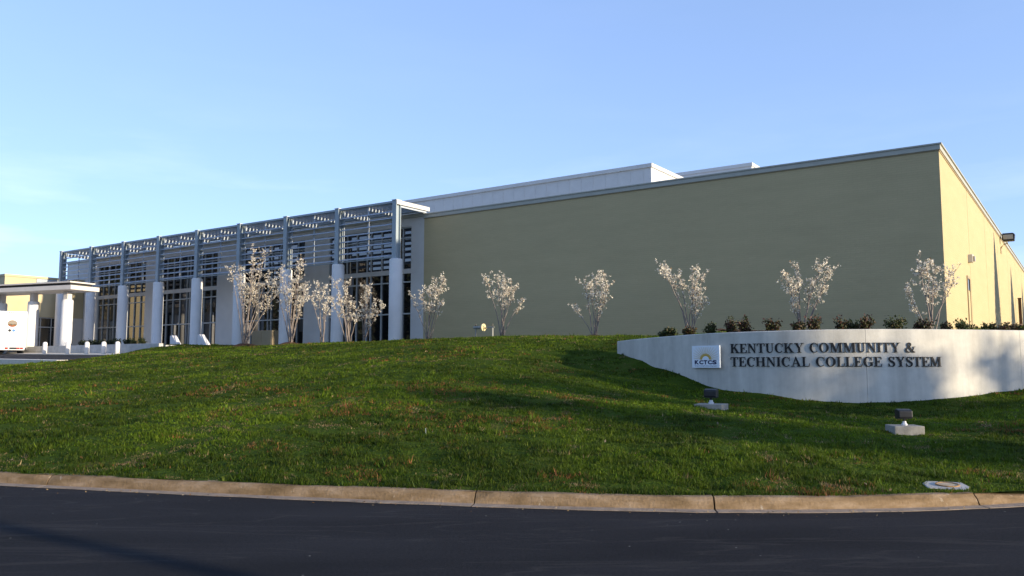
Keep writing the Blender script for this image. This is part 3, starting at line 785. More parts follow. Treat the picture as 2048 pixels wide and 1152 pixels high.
for a, b in zip(cuts[:-1], cuts[1:]):
    nn = max(8, int((b - a) / .12)); rows = []
    for s in np.linspace(a + (.004 if a else 0), b - .004, nn):
        x, y, T, N, tp, ft = sat(s)
        prof = [(.0, ft - .5), (.0, tp - .02), (-.02, tp), (-.28, tp), (-.3, tp - .02), (-.3, ft - .5)]
        rows.append([(x + N[0] * o_ - SP.x, y + N[1] * o_ - SP.y, z - SP.z) for o_, z in prof])
    q = 6; mb = MB(); vv = [p for r_ in rows for p in r_]
    ff = [(i * q + k, (i + 1) * q + k, (i + 1) * q + (k + 1) % q, i * q + (k + 1) % q) for i in range(nn - 1) for k in range(q)] + [tuple(range(q)), tuple((nn - 1) * q + k for k in range(q))]
    o = mb.add(vv, ff).build('wall_section', M_sign, sg, smooth='auto')
# serif capitals, each from strokes
def rect(x0, x1, y0, y1): return [(x0, y0), (x1, y0), (x1, y1), (x0, y1)]
def ring(cx, cy, ro, po, ci, ri, pi_, a0, a1, n=26):
    polys = []
    A_ = [R(a0 + (a1 - a0) * k / n) for k in range(n + 1)]
    o_ = [(cx + ro * math.cos(a), cy + po * math.sin(a)) for a in A_]; i_ = [(ci + ri * math.cos(a), cy + pi_ * math.sin(a)) for a in A_]
    return ('strip', o_, i_)
def stroke(pts, wd):
    P = catmull(pts, 5); Wd = np.interp(np.linspace(0, 1, len(P)), np.linspace(0, 1, len(wd)), wd); a = []; b = []
    for i in range(len(P)):
        d = P[min(i + 1, len(P) - 1)] - P[max(i - 1, 0)]; d = d / np.hypot(*d); nrm = np.array((-d[1], d[0])) * Wd[i] / 2
        a.append(tuple(P[i] + nrm)); b.append(tuple(P[i] - nrm))
    return ('strip', a, b)
sf = lambda x0, x1: [rect(x0, x1, 0, .055), rect(x0, x1, .945, 1)]
GL = {
 'I': (sf(0, .42) + [rect(.1, .32, .05, .95)], .47),
 'K': (sf(0, .42) + [rect(.1, .31, .05, .95), [(.31, .36), (.31, .47), (.68, .96), (.77, .96)], [(.42, .50), (.56, .66), (.96, .04), (.70, .04)], rect(.58, .92, .945, 1), rect(.6, 1.04, 0, .055)], 1.03),
 'E': ([rect(.1, .31, .05, .95), rect(0, .72, .94, 1), [(.65, .95), (.72, .95), (.74, .72), (.70, .72)], rect(.3, .52, .47, .54), rect(.49, .54, .36, .65), rect(0, .75, 0, .06), [(.68, .05), (.75, .05), (.79, .30), (.75, .30)]], .84),
 'N': ([rect(.13, .2, .04, .95), rect(.77, .84, .0, .95), [(.06, 1), (.31, 1), (.84, .1), (.84, -.02), (.76, -.02)], rect(0, .34, 0, .055), rect(.62, .98, .945, 1), rect(0, .28, .945, 1)], 1.02),
 'T': ([rect(.31, .52, .05, .95), rect(.01, .82, .94, 1), [(.01, .95), (.08, .95), (.04, .72), (.0, .72)], [(.75, .95), (.82, .95), (.83, .72), (.79, .72)], rect(.2, .63, 0, .055)], .87),
 'U': ([rect(.1, .31, .3, .95), rect(.69, .76, .3, .95), ('strip', [(.43 - .33 * math.cos(math.pi * k / 16), .31 - .33 * math.sin(math.pi * k / 16)) for k in range(17)], [(.50 - .19 * math.cos(math.pi * k / 16), .31 - .24 * math.sin(math.pi * k / 16)) for k in range(17)]), rect(0, .42, .945, 1), rect(.58, .9, .945, 1)], .95),
 'C': ([ring(.46, .5, .45, .52, .52, .27, .455, 42, 318), [(.78, .62), (.84, .62), (.83, 1.0), (.79, 1.0)], rect(.73, .83, .82, .86)], .92),
 'O': ([ring(.48, .5, .48, .52, .48, .25, .46, 0, 360, 36)], 1.02),
 'M': ([rect(.14, .21, .04, .95), rect(.93, 1.15, .04, .95), [(.08, 1), (.34, 1), (.68, .14), (.62, -.02), (.55, -.02)], [(.57, -.0), (.65, .1), (.98, 1), (.89, 1)], rect(0, .35, 0, .055), rect(.82, 1.26, 0, .055), rect(0, .3, .945, 1), rect(.9, 1.26, .945, 1)], 1.3),
 'Y': ([[(.06, 1), (.32, 1), (.60, .46), (.42, .38)], [(.5, .44), (.57, .5), (.88, 1), (.79, 1)], rect(.39, .60, .05, .48), rect(.28, .71, 0, .055), rect(0, .42, .945, 1), rect(.66, 1.0, .945, 1)], .98),
 'H': (sf(0, .42) + sf(.6, 1.02) + [rect(.1, .31, .05, .95), rect(.7, .91, .05, .95), rect(.3, .71, .47, .53)], 1.07),
 'A': ([[(.13, .03), (.2, .03), (.48, .84), (.44, 1.0)], [(.41, 1.02), (.52, 1.02), (.92, .03), (.67, .03)], rect(.22, .70, .29, .35), rect(0, .34, 0, .055), rect(.57, 1.02, 0, .055)], 1.02),
 'L': ([rect(.1, .31, .05, .95), rect(0, .43, .945, 1), rect(0, .74, 0, .06), [(.67, .05), (.74, .05), (.78, .34), (.74, .34)]], .81),
 'G': ([ring(.46, .5, .45, .52, .52, .27, .455, 42, 305), [(.78, .62), (.84, .62), (.83, 1.0), (.79, 1.0)], rect(.70, .90, .06, .44), rect(.58, 1.0, .41, .46)], 1.02),
 'S': ([stroke([(.60, .74), (.52, .92), (.36, .97), (.18, .90), (.14, .74), (.26, .59), (.46, .47), (.60, .34), (.61, .18), (.50, .05), (.34, .03), (.17, .10), (.09, .28)], [.05, .06, .07, .15, .18, .2, .21, .2, .17, .14, .07, .06, .05]), rect(.59, .64, .68, 1.0), rect(.05, .10, .0, .34)], .74),
 '&': ([stroke([(.93, .56), (.84, .30), (.66, .10), (.42, .03), (.20, .04), (.09, .18), (.13, .36), (.34, .52), (.55, .68), (.58, .84), (.47, .96), (.34, .94), (.27, .80), (.36, .60), (.60, .30), (.82, .06), (1.02, .03)], [.05, .06, .07, .1, .16, .18, .16, .1, .09, .12, .09, .1, .15, .2, .21, .17, .08]), rect(.80, 1.06, .54, .59)], 1.12),
}
_glyphs = {}
def glyph_mesh(ch):
    if ch in _glyphs: return _glyphs[ch]
    mb = MB()
    for i, pg in enumerate(GL[ch][0]):
        d = .016 + .001 * i
        if isinstance(pg, tuple):
            o_, i_ = pg[1], pg[2]; n = len(o_)
            vv = [(x, y, 0.) for x, y in o_] + [(x, y, 0.) for x, y in i_] + [(x, y, d) for x, y in o_] + [(x, y, d) for x, y in i_]
            ff = []
            for k in range(n - 1):
                ff += [(2 * n + k, 2 * n + k + 1, 3 * n + k + 1, 3 * n + k), (k, n + k, n + k + 1, k + 1), (k, k + 1, 2 * n + k + 1, 2 * n + k), (n + k, 3 * n + k, 3 * n + k + 1, n + k + 1)]
            ff += [(0, 2 * n, 3 * n, n), (n - 1, 2 * n - 1, 4 * n - 1, 3 * n - 1)]
            mb.add(vv, ff)
        else: mb.prism(pg, 0, d)
    _glyphs[ch] = mb.mesh('letter'); return _glyphs[ch]
M_let = mat('black painted letters', (.010, .010, .011), .5, spec=.3)
CAP = .25
def text_line(txt, s0, s1, zb):
    adv = sum(.5 if c == ' ' else GL[c][1] + .03 for c in txt) - .03
    kx_ = (s1 - s0) / adv; s = s0
    for c in txt:
        if c == ' ': s += .5 * kx_; continue
        wd = GL[c][1] * kx_
        x, y, T, N, tp, ft = sat(s + wd / 2)
        ox, oy = x + N[0] * .008 - T[0] * wd / 2, y + N[1] * .008 - T[1] * wd / 2
        m = Matrix(((T[0] * kx_, 0, N[0], ox - SP.x), (T[1] * kx_, 0, N[1], oy - SP.y), (0, CAP, 0, zb - SP.z), (0, 0, 0, 1)))
        inst(glyph_mesh(c), 'letter', M_let, sg, m)
        s += wd + .03 * kx_
text_line('KENTUCKY COMMUNITY &', s_at_px(1460), s_at_px(1829), 1.90)
text_line('TECHNICAL COLLEGE SYSTEM', s_at_px(1460), s_at_px(1879), 1.535)
# the plaque
def plaque():
    a, b = s_at_px(1387.5), s_at_px(1444.5); wd = b - a; hh = .62
    x, y, T, N, tp, ft = sat((a + b) / 2)
    M = Matrix(((T[0], 0, N[0], x + N[0] * .035 - SP.x), (T[1], 0, N[1], y + N[1] * .035 - SP.y), (0, 1, 0, 1.495 + hh / 2 - SP.z), (0, 0, 0, 1)))
    m = bpy.data.materials.new('plaque print'); m.use_nodes = True
    n = m.node_tree; p = n.nodes['Principled BSDF']; lk = n.links.new
    t = n.nodes.new('ShaderNodeTexCoord'); sx = n.nodes.new('ShaderNodeSeparateXYZ'); lk(t.outputs['Object'], sx.inputs[0])
    def mth(op, a_, b_=None):
        k = n.nodes.new('ShaderNodeMath'); k.operation = op
        for i, q in enumerate((a_, b_)):
            if q is None: continue
            if isinstance(q, (int, float)): k.inputs[i].default_value = q
            else: lk(q, k.inputs[i])
        return k.outputs[0]
    X, Y = sx.outputs['X'], mth('ADD', sx.outputs['Y'], .085)
    Xs = mth('MULTIPLY', X, hh * 1.28 / wd)
    rad = mth('SQRT', mth('ADD', mth('MULTIPLY', Xs, Xs), mth('MULTIPLY', Y, Y)))
    ang = mth('ARCTAN2', Y, Xs)
    rays = mth('GREATER_THAN', mth('SINE', mth('MULTIPLY', ang, 34)), -.55)
    dots = mth('GREATER_THAN', mth('SINE', mth('MULTIPLY', rad, 260)), -.6)
    fall = mth('SUBTRACT', 1.0, mth('MULTIPLY', mth('SUBTRACT', rad, .1), 2.6))
    msk = mth('MULTIPLY', mth('MAXIMUM', mth('MULTIPLY', rays, dots), mth('LESS_THAN', rad, .17)), fall)
    msk = mth('MULTIPLY', msk, mth('GREATER_THAN', rad, .1)); msk = mth('MULTIPLY', msk, mth('GREATER_THAN', Y, 0))
    msk = mth('MINIMUM', mth('MAXIMUM', msk, 0), 1)
    msk = mth('MULTIPLY', msk, mth('LESS_THAN', mth('ABSOLUTE', X), wd / 2 - .05)); msk = mth('MULTIPLY', msk, mth('LESS_THAN', Y, .35))
    c = n.nodes.new('ShaderNodeMixRGB'); c.inputs[1].default_value = (.80, .84, .88, 1); c.inputs[2].default_value = (.52, .31, .0, 1)
    lk(msk, c.inputs[0]); lk(c.outputs[0], p.inputs['Base Color']); p.inputs['Roughness'].default_value = .35
    me = MB().box(-wd / 2, wd / 2, -hh / 2, hh / 2, 0, .04).mesh('logo_plaque')
    po = inst(me, 'logo_plaque', m, sg, M); po['label'] = 'white plaque printed with a gold sunburst and KCTCS'
    navy = mat('navy print', (.010, .014, .07), .5)
    def txt(s, cx, y0, h, width, name):
        cu = bpy.data.curves.new(name, 'FONT'); cu.body = s; cu.size = 1; cu.align_x = 'LEFT'; cu.offset = .055 if h > .05 else .012; cu.resolution_u = 3
        ob = bpy.data.objects.new(name, cu); col.objects.link(ob); bpy.context.view_layer.update()
        me_ = bpy.data.meshes.new_from_object(ob.evaluated_get(bpy.context.evaluated_depsgraph_get())); bpy.data.objects.remove(ob)
        co = np.array([v_.co[:] for v_ in me_.vertices]); mn, mxx = co.min(0), co.max(0)
        for v_ in me_.vertices:
            v_.co = ((v_.co.x - mn[0]) / (mxx[0] - mn[0]) * width + cx - width / 2, (v_.co.y - mn[1]) / (mxx[1] - mn[1]) * h + y0, .043)
        me_.materials.clear()
        inst(me_, name, navy, po, Matrix.Identity(4))
    aw = wd * .80; x0 = -aw / 2
    for ch, fx0, fx1 in (('K', 0, .20), ('C', .205, .40), ('T', .41, .58), ('C', .595, .79), ('S', .80, 1.0)):
        txt(ch, x0 + aw * (fx0 + fx1) / 2, -.215, .118, aw * (fx1 - fx0), 'plaque_letter')
    txt('Kentucky Community & Technical College System', 0, -.275, .03, aw, 'plaque_caption')
plaque()

# planting bed behind the wall
M_mulch = mat('dark mulch', (.055, .033, .020), .95, .35, 9, .8, 40, spec=.1)
bp_, bf = [], []
nb = 60; nk = 10
for i in range(nb):
    s = S_[-1] * (.3 + .7 * i / (nb - 1)); x, y, T, N, tp, ft = sat(s)
    x0, y0 = x - N[0] * .2, y - N[1] * .2
    fr_ = i / (nb - 1); x1, y1 = 6.2 + 14 * fr_, 25.2 + 3.4 * min(1, fr_ * 3)
    for k in range(nk):
        u = k / (nk - 1); bp_.append((x0 * (1 - u) + x1 * u, y0 * (1 - u) + y1 * u, (tp - .1) * (1 - u) + 2.66 * u + .04 * math.sin(i * 1.3 + k * 2.1)))
o = MB().add(bp_, [(i * nk + k, (i + 1) * nk + k, (i + 1) * nk + k + 1, i * nk + k + 1) for i in range(nb - 1) for k in range(nk - 1)]).build('planting_bed', M_mulch)
tag(o, kind='structure')

# ------------------------------------------------------------------ lawn floodlights
def floodlight(x, y, rz, pad, lab, k):
    z = tz(x, y)
    r_ = empty('lawn_floodlight', (x, y, z), rz); tag(r_, lab, 'floodlight', 'floodlights aimed at the sign wall')
    MB().box(-pad[0] / 2, pad[0] / 2, -pad[1] / 2, pad[1] / 2, -.25, pad[2])  .build('concrete_pad', mat('weathered pad concrete', (.30, .275, .23), .9, .2, 8, .4, 50), r_, bevel=.012)
    h = pad[2]
    MB().lathe([(.075 * k, h - .01), (.075 * k, h + .03 * k), (.05 * k, h + .06 * k), (.045 * k, h + .10 * k)], 8).build('base', mat('galvanised box', (.62, .62, .62), .45, .06), r_)
    MB().tube([(0, 0, h + .09 * k), (0, .0, h + .2 * k)], .022 * k, 8).build('stem', M_black, r_)
    MB().box(-.03 * k, .03 * k, -.03 * k, .03 * k, h + .13 * k, h + .19 * k).build('swivel', M_black, r_)
    hd = MB().prism([(-.13, .0), (.10, -.02), (.14, .02), (.16, .20), (.06, .24), (-.13, .21), (-.15, .18), (-.15, .03)], -.165, .165, 'x').build('head', M_black, r_, bevel=.018)
    hd.location = (0, .02, h + .17 * k); hd.scale = (k, k, k)
    MB().box(-.14 * k, .14 * k, .02 + .148 * k, .02 + .162 * k, h + .22 * k, h + .36 * k).build('lens', M_lens, r_)
def at(px, py, Y):
    v_ = (576 - py) / 1640; th_ = math.radians(5.295); k = Y / (math.cos(th_) - v_ * math.sin(th_)); return k * (px - 1024) / 1640, Y, 1.6 + k * (math.sin(th_) + v_ * math.cos(th_))
floodlight(4.43, 18.4, R(-28), (.62, .62, .10), 'black floodlight on a concrete pad tilted into the grass below the logo plaque', .82)
floodlight(7.10, 15.0, R(-4), (.52, .46, .15), 'black floodlight on a thick concrete pad below the end of the lettering', .72)

# utility cover set in the lawn
def cover():
    x, y = 5.20, 10.0
    z = max(tz(x + a, y + b) for a in (-.3, 0, .3) for b in (-.3, 0, .3))
    r_ = empty('utility_cover', (x, y, z - .015), R(14)); r_.rotation_euler = (R(3), R(0), R(-16))
    r_.scale = (.78, .8, .8)
    tag(r_, 'pale concrete slab with a round rusty lid set in grass near the kerb', 'utility cover')
    MB().prism([(-.30, -.26), (.24, -.30), (.31, -.05), (.27, .27), (-.22, .29), (-.31, .1)], -.2, .022).build('slab', mat('bleached concrete', (.40, .375, .34), .9, .12, 6, .4, 50), r_, bevel=.012)
    Mru = mat('rusty iron', (.30, .17, .07), .8, .3, 18, .4, 60)
    MB().tube([(.02, 0, .01), (.02, 0, .03)], .145, 24).build('lid', mat('worn lid', (.42, .32, .2), .8, .25, 12), r_)
    n = 28; vv = []; 
    for k in range(n):
        a = 2 * math.pi * k / n
        for rr_, zz in ((.145, .024), (.145, .038), (.17, .038), (.17, .024)): vv.append((.02 + rr_ * math.cos(a), rr_ * math.sin(a), zz))
    MB().add(vv, [(k * 4 + j, ((k + 1) % n) * 4 + j, ((k + 1) % n) * 4 + (j + 1) % 4, k * 4 + (j + 1) % 4) for k in range(n) for j in range(4)]).build('lid_ring', Mru, r_)
cover()
x, y = at(851, 860, 13.6)[:2]
o = MB().tube([(0, 0, -.05), (.005, 0, .05), (.0, .01, .105)], [.006, .006, .009], 6).build('marker_stake', mat('faded stake', (.22, .26, .24), .7)); o.location = (x, y, tz(x, y))
tag(o, 'tiny pale marker stake poking out of the middle of the lawn', 'stake')

# ------------------------------------------------------------------ vegetation
def leaf_soup(cent, nrm_bias, size, rnd, per=1, shape=1.6):
    """little kite shaped faces at the given centres"""
    n = len(cent)
    d1 = rnd.normal(size=(n, 3)); d1[:, 2] += nrm_bias; d1 /= np.linalg.norm(d1, axis=1, keepdims=True)
    d2 = rnd.normal(size=(n, 3)); d2 -= (d2 * d1).sum(1, keepdims=True) * d1; d2 /= np.linalg.norm(d2, axis=1, keepdims=True)
    s = size[:, None]
    v = np.stack([cent - d1 * s * shape * .5, cent + d2 * s * .5, cent + d1 * s * shape * .5, cent - d2 * s * .5], 1).reshape(-1, 3)
    f = np.arange(4 * n).reshape(n, 4)
    return v, f
M_blossom = attr_mat('white blossom', .8, .4, .1)
M_leaf = attr_mat('shrub leaf', .6, .2, .3)
M_bark = mat('pale bark', (.23, .19, .165), .9, .2, 6)
def blossom_tree(bx, by, Yd, px0, py0, tips, lab, seed, dens=1.0, zb=None):
    """a vase shaped clump of thin stems, blossom on the upper twigs"""
    rd = random.Random(seed); rn = np.random.default_rng(seed)
    z0 = zb if zb is not None else tz(bx, by)
    r_ = empty('blossom_tree', (bx, by, z0)); tag(r_, lab, 'tree', 'small white flowering trees on the lawn')
    k = Yd / 1640
    wood = MB(); cl = []
    for (tx, ty, fs) in tips:
        dx, dzv = (tx - px0) * k, max(.6, (py0 - ty) * k)
        dy = rd.uniform(-.35, .35) * (1 + dzv * .15)
        b0 = Vector((rd.uniform(-.12, .12), rd.uniform(-.12, .12), -.1)); tip = Vector((dx, dy, dzv))
        mid = b0.lerp(tip, .45) + Vector((-dx * .16 + rd.uniform(-.06, .06), rd.uniform(-.1, .1), dzv * .06))
        pts = []
        for i in range(9):
            t = i / 8; p = b0.lerp(mid, t).lerp(mid.lerp(tip, t), t) + Vector((rd.uniform(-.025, .025), rd.uniform(-.025, .025), 0)) * (1 if 0 < i < 8 else 0); pts.append(p)
        r0 = .016 + .0045 * dzv
        wood.tube(pts, [r0 * (1 - .8 * i / 8) + .003 for i in range(9)], 5)
        # side twigs on the flowering part
        nt_ = int(10 * (1 - fs) * dzv / 1.6 + 4)
        twigs = [(pts[-3], pts[-1], 1.)]
        for _ in range(nt_):
            t = fs + (1 - fs) * rd.random() ** .8; i = min(7, int(t * 8)); p = pts[i].lerp(pts[i + 1], t * 8 - i)
            a = rd.uniform(0, 6.283); ln_ = rd.uniform(.2, .78) * (1.15 - .45 * t) * (dzv / 3) ** .4
            e = p + Vector((math.cos(a) * ln_ * .75, math.sin(a) * ln_ * .75, ln_ * rd.uniform(.35, .95)))
            wood.tube([p, p.lerp(e, .5) + Vector((0, 0, -.03)), e], [.009, .007, .004], 4); twigs.append((p, e, 1.))
        for p, e, q in twigs:
            n = int(rd.uniform(3.2, 5.6) * dens)
            for j in range(n):
                u = .15 + .85 * (j + rd.random()) / max(n, 1)
                cl.append(p.lerp(e, u) + Vector((rd.gauss(0, .05), rd.gauss(0, .05), rd.gauss(0, .05))))
    wood.build('trunk', M_bark, r_, smooth=True)
    C_ = np.array([c[:] for c in cl]); per = 6
    cent = np.repeat(C_, per, 0) + rn.normal(size=(len(C_) * per, 3)) * .032
    size = rn.uniform(.038, .07, len(cent))
    v, f = leaf_soup(cent, .3, size, rn, shape=1.2)
    tone = np.repeat(rn.uniform(.8, 1.0, len(C_)), per) * rn.uniform(.92, 1.05, len(cent))
    base = np.array((.91, .835, .70)); cc = base[None] * tone[:, None]
    br = rn.random(len(cent)) < .07; cc[br] = np.array((.33, .22, .12))
    raw_mesh('crown', v, f, np.repeat(np.clip(cc, 0, .9), 4, 0), M_blossom, r_)
    return r_
def tree_at(t, b): return W(t, b)
G = .5
TREES = [
 (23.6, 5, 857, 672, [(890, 541, .45), (872, 545, .45), (862, 560, .5), (820, 580, .55), (845, 572, .5), (886, 592, .6), (880, 565, .5)], 'white flowering tree closest to the glazed corner, leaning twigs over brick wall'),
 (18.75, 5, 1007, 672, [(973, 553, .5), (995, 546, .5), (1011, 547, .5), (1026, 558, .5), (1035, 562, .5), (1050, 592, .62), (1015, 566, .5)], 'white flowering tree beside the round brass hose plate'),
 (13.5, 5, 1190, 672, [(1168, 553, .45), (1195, 546, .45), (1213, 542, .45), (1216, 570, .5), (1146, 610, .62), (1180, 566, .5), (1206, 585, .5)], 'white flowering tree midway along the brick wall, just left of the sign'),
 (8.9, 5, 1382, 669, [(1322, 531, .72), (1340, 529, .7), (1366, 541, .6), (1388, 537, .5), (1405, 541, .45), (1414, 549, .45), (1410, 598, .5), (1395, 570, .5)], 'flowering tree with two bare leaning stems behind the logo end of the sign'),
 (4.2, 5, 1597, 660, [(1560, 531, .55), (1593, 523, .55), (1635, 519, .5), (1654, 536, .5), (1645, 560, .55), (1572, 592, .6), (1620, 546, .45), (1582, 556, .5)], 'forked white flowering tree rising behind the middle of the sign wall'),
 (-.3, 5, 1858, 652, [(1832, 500, .45), (1850, 508, .45), (1868, 513, .45), (1880, 540, .5), (1821, 556, .55), (1832, 590, .6), (1908, 520, .62), (1900, 548, .6)], 'flowering tree before the sunlit building corner'),
 (38.6, 5.2, 490, 689, [(497, 487, .5), (519, 492, .5), (473, 520, .5), (466, 552, .5), (456, 532, .75), (508, 540, .45), (533, 541, .45), (545, 562, .5), (506, 520, .45), (484, 560, .45), (550, 580, .55)], 'tallest white flowering tree, on a mulch mound before the white column'),
 (33.3, 6.0, 586, 687, [(562, 531, .5), (594, 517, .5), (604, 522, .55), (611, 560, .5), (619, 572, .5), (543, 552, .55), (576, 546, .45), (590, 558, .45), (606, 590, .5)], 'second tallest flowering tree, beside the tallest one on its own mulch mound'),
 (28.4, 8.0, 645, 684, [(634, 557, .5), (645, 572, .5), (625, 592, .5), (659, 592, .5), (650, 612, .55)], 'slender flowering tree in front of the plain white wall panel'),
 (28.3, 6.2, 698, 683, [(674, 562, .5), (690, 562, .45), (700, 590, .45), (712, 602, .5), (680, 600, .5), (664, 592, .55), (721, 622, .6)], 'flowering tree overlapping a white column before the nearest glazed bay'),
 (28.3, 5.0, 731, 681, [(733, 568, .45), (742, 571, .45), (754, 590, .45), (767, 606, .6), (749, 620, .5), (724, 600, .5)], 'narrow flowering tree against the dark glass of the nearest glazed bay'),
]
for i, (t, b, px0, py0, tips, lab) in enumerate(TREES):
    x, y = W(t, b)
    zb = None
    blossom_tree(x, y, y, px0, py0, tips, lab, 40 + i, .92 if i < 6 else .82)
# mulch mounds
for (t, b, rx, lab) in ((38.6, 5.2, 1.15, 'brown mulch mound around the tallest flowering tree'), (33.3, 6.0, 1.2, 'brown mulch mound around the second tallest flowering tree'), (13.5, 5, .7, 'small brown mulch ring under the middle flowering tree')):
    x, y = W(t, b); z = tz(x, y); mb = MB(); vv = []; n = 22; rd = random.Random(int(t))
    for k in range(7):
        u = k / 6
        for j in range(n):
            a = 2 * math.pi * j / n; rr_ = rx * (1 - u) * (1 + .12 * math.sin(3 * a + t) + rd.uniform(-.05, .05)); X, Y = rr_ * math.cos(a), rr_ * math.sin(a) * .9
            vv.append((X, Y, tz(x + X, y + Y) - z - .06 + .26 * (rx / 1.15) * math.sin(u * math.pi / 2) + rd.uniform(-.02, .02)))
    mb.add(vv, [(i * n + k, i * n + (k + 1) % n, (i + 1) * n + (k + 1) % n, (i + 1) * n + k) for i in range(6) for k in range(n)])
    o = mb.build('mulch_mound', mat('brown mulch', (.14, .07, .04), .95, .4, 10, .8, 40, spec=.1)); o.location = (x, y, z); tag(o, lab, 'mulch', 'mulch under trees')

def shrub(x, y, z, w_, h_, cols, lab, seed, group, n=420, leaf=.045, flat=1.0, cat='shrub'):
    rn = np.random.default_rng(seed); rd = random.Random(seed)
    r_ = empty('shrub', (x, y, z)); tag(r_, lab, cat, group)
    wood = MB(); tips = []
    for _ in range(11):
        a = rd.uniform(0, 6.283); l = rd.uniform(.35, 1) ; e = Vector((math.cos(a) * w_ * .45 * l, math.sin(a) * w_ * .45 * l, h_ * rd.uniform(.55, 1.0) * (1.1 - .3 * l)))
        wood.tube([(0, 0, -.08), e * .5 + Vector((0, 0, .03)), e], [.012, .009, .004], 4); tips.append(np.array(e[:]))
    wood.build('stems', M_bark, r_)
    T_ = np.array(tips); k = rn.integers(0, len(T_), n); u = rn.uniform(.35, 1.08, n)[:, None]
    c = T_[k] * u + rn.normal(size=(n, 3)) * np.array((w_ * .09, w_ * .09, h_ * .09)); c[:, 2] = np.clip(c[:, 2], .02, h_ * 1.15)
    v, f = leaf_soup(c, .4, rn.uniform(leaf * .7, leaf * 1.4, n), rn, shape=1.8)
    ci = rn.integers(0, len(cols), n); cc = np.array(cols)[ci] * rn.uniform(.7, 1.25, n)[:, None]
    raw_mesh('foliage', v, f, np.repeat(cc, 4, 0), M_leaf, r_)
REDG = [(.055, .058, .018), (.075, .046, .020), (.085, .034, .022), (.045, .050, .015)]
GRN = [(.055, .075, .018), (.07, .06, .02), (.045, .06, .016)]
SH = [(1327, 26.3, .34, .25, GRN, 'tiny green shrub at the low end behind the sign wall'), (1342, 26.0, .42, .33, GRN, 'small green shrub near the low end behind the sign wall'),
      (1380, 25.4, .42, .30, REDG, 'small reddish shrub at the foot of the tree with bare leaning stems'), (1421, 24.5, .40, .36, GRN, 'small green shrub above the logo plaque'),
      (1462, 24.3, .52, .42, REDG, 'bushy reddish shrub above the letter K'), (1491, 23.9, .40, .42, REDG, 'upright small shrub above the word KENTUCKY'),
      (1545, 23.4, .52, .38, REDG, 'low red tinged shrub above the gap between the first two words'), (1600, 23.3, .46, .33, REDG, 'dark low shrub under the forked flowering tree'),
      (1626, 23.4, .50, .50, REDG, 'tall reddish shrub just right of the forked flowering tree'), (1685, 23.3, .48, .40, REDG, 'reddish shrub above the letters MMU'),
      (1706, 23.5, .42, .36, GRN, 'low green shrub between two reddish ones above COMMUNITY'), (1732, 23.2, .52, .45, REDG, 'reddish shrub above the last letters of COMMUNITY'),
      (1791, 23.2, .56, .45, GRN, 'broad green shrub above the ampersand'), (1850, 23.2, .62, .40, REDG, 'broad reddish shrub at the foot of the corner flowering tree'),
      (1892, 23.6, .36, .30, REDG, 'small reddish shrub at the shaded building corner'), (1932, 23.2, .76, .40, GRN, 'wide green shrub before the side door'),
      (1976, 23.6, .42, .30, GRN, 'small pointed shrub behind the bright end of the sign wall'), (1996, 23.5, .45, .28, REDG, 'small reddish shrub behind the bright end of the sign wall'),
      (2020, 23.6, .60, .30, REDG, 'low shrub before the thin brown post'), (2046, 23.7, .60, .28, GRN, 'low green shrub at the very edge of the view behind the sign')]
for i, (px, Y, w_, h_, cl, lab) in enumerate(SH):
    shrub((px - 1024) / 1640 * Y, Y, 2.40, w_, h_ * 1.25, cl, lab, 200 + i, 'shrubs planted behind the sign wall', 640, .040)
HB = [(166, 'round clipped dark shrub nearest the sunlit canopy column'), (178, 'second round dark shrub from the sunlit canopy column'), (194, 'dark round shrub left of the second colonnade column'), (208, 'dark round shrub below the orange reflection in the glass'),
      (222, 'dark round shrub just left of a colonnade column'), (236, 'dark round shrub in front of a colonnade column'), (256, 'dark round shrub right of a colonnade column'), (270, 'yellow green loose shrub near the grass edge'), (286, 'low loose shrub where the grass meets the forecourt')]
for i, (px, lab) in enumerate(HB):
    # along a row five metres out from the facade
    ang = (px - 1024) / 1640
    b = 6.6; P = W(0, b); k = (P[0] - ang * P[1]) / (ang * D1[1] - D1[0]); x, y = W(k, b)
    shrub(x, y, ZF - .03, .62, .55, [(.022, .032, .014), (.03, .04, .018)] if i < 7 else [(.11, .11, .03), (.08, .09, .03)], lab, 300 + i, 'clipped shrubs along the forecourt', 500, .06)

# trees standing off to the side, out of the view; the low sun throws their shapes over the side wall
def cone_tree(x, y, z, h, r, lab, seed, cols, n=9500, leaf=.17, cat='tree'):
    rn = np.random.default_rng(seed); r_ = empty('conical_tree', (x, y, z)); tag(r_, lab, cat, 'conical trees beside the building')
    MB().tube([(0, 0, -.2), (0, 0, h * .5), (.03, 0, h)], [.12, .07, .015], 6).build('trunk', M_bark, r_)
    u = rn.random(n) ** .75; zz = .3 + (h - .3) * u; rr_ = r * (1 - u) ** .85 * np.sqrt(rn.random(n)) * np.minimum(1, .35 + 3 * u); a = rn.uniform(0, 6.283, n)
    c = np.stack([rr_ * np.cos(a), rr_ * np.sin(a), zz], -1)
    v, f = leaf_soup(c, .5, rn.uniform(leaf * .6, leaf * 1.4, n), rn)
    raw_mesh('crown', v, f, np.repeat(np.array(cols)[rn.integers(0, len(cols), n)], 4, 0), M_leaf, r_)
for i, (bb, h, r) in enumerate(((-24.6, 9.0, 3.2), (-38.5, 8.0, 3.6), (-52.0, 7.8, 3.5))):
    off = 8.0
    x, y = W(0, bb); x += SUN_AZ[0] * off; y += SUN_AZ[1] * off
    cone_tree(x, y, 2.6, h, r, ['tall narrow conical tree nearest the side door', 'conical tree midway along the side wall', 'conical tree at the far end of the side wall'][i], 500 + i, [(.05, .07, .03), (.07, .06, .03)])

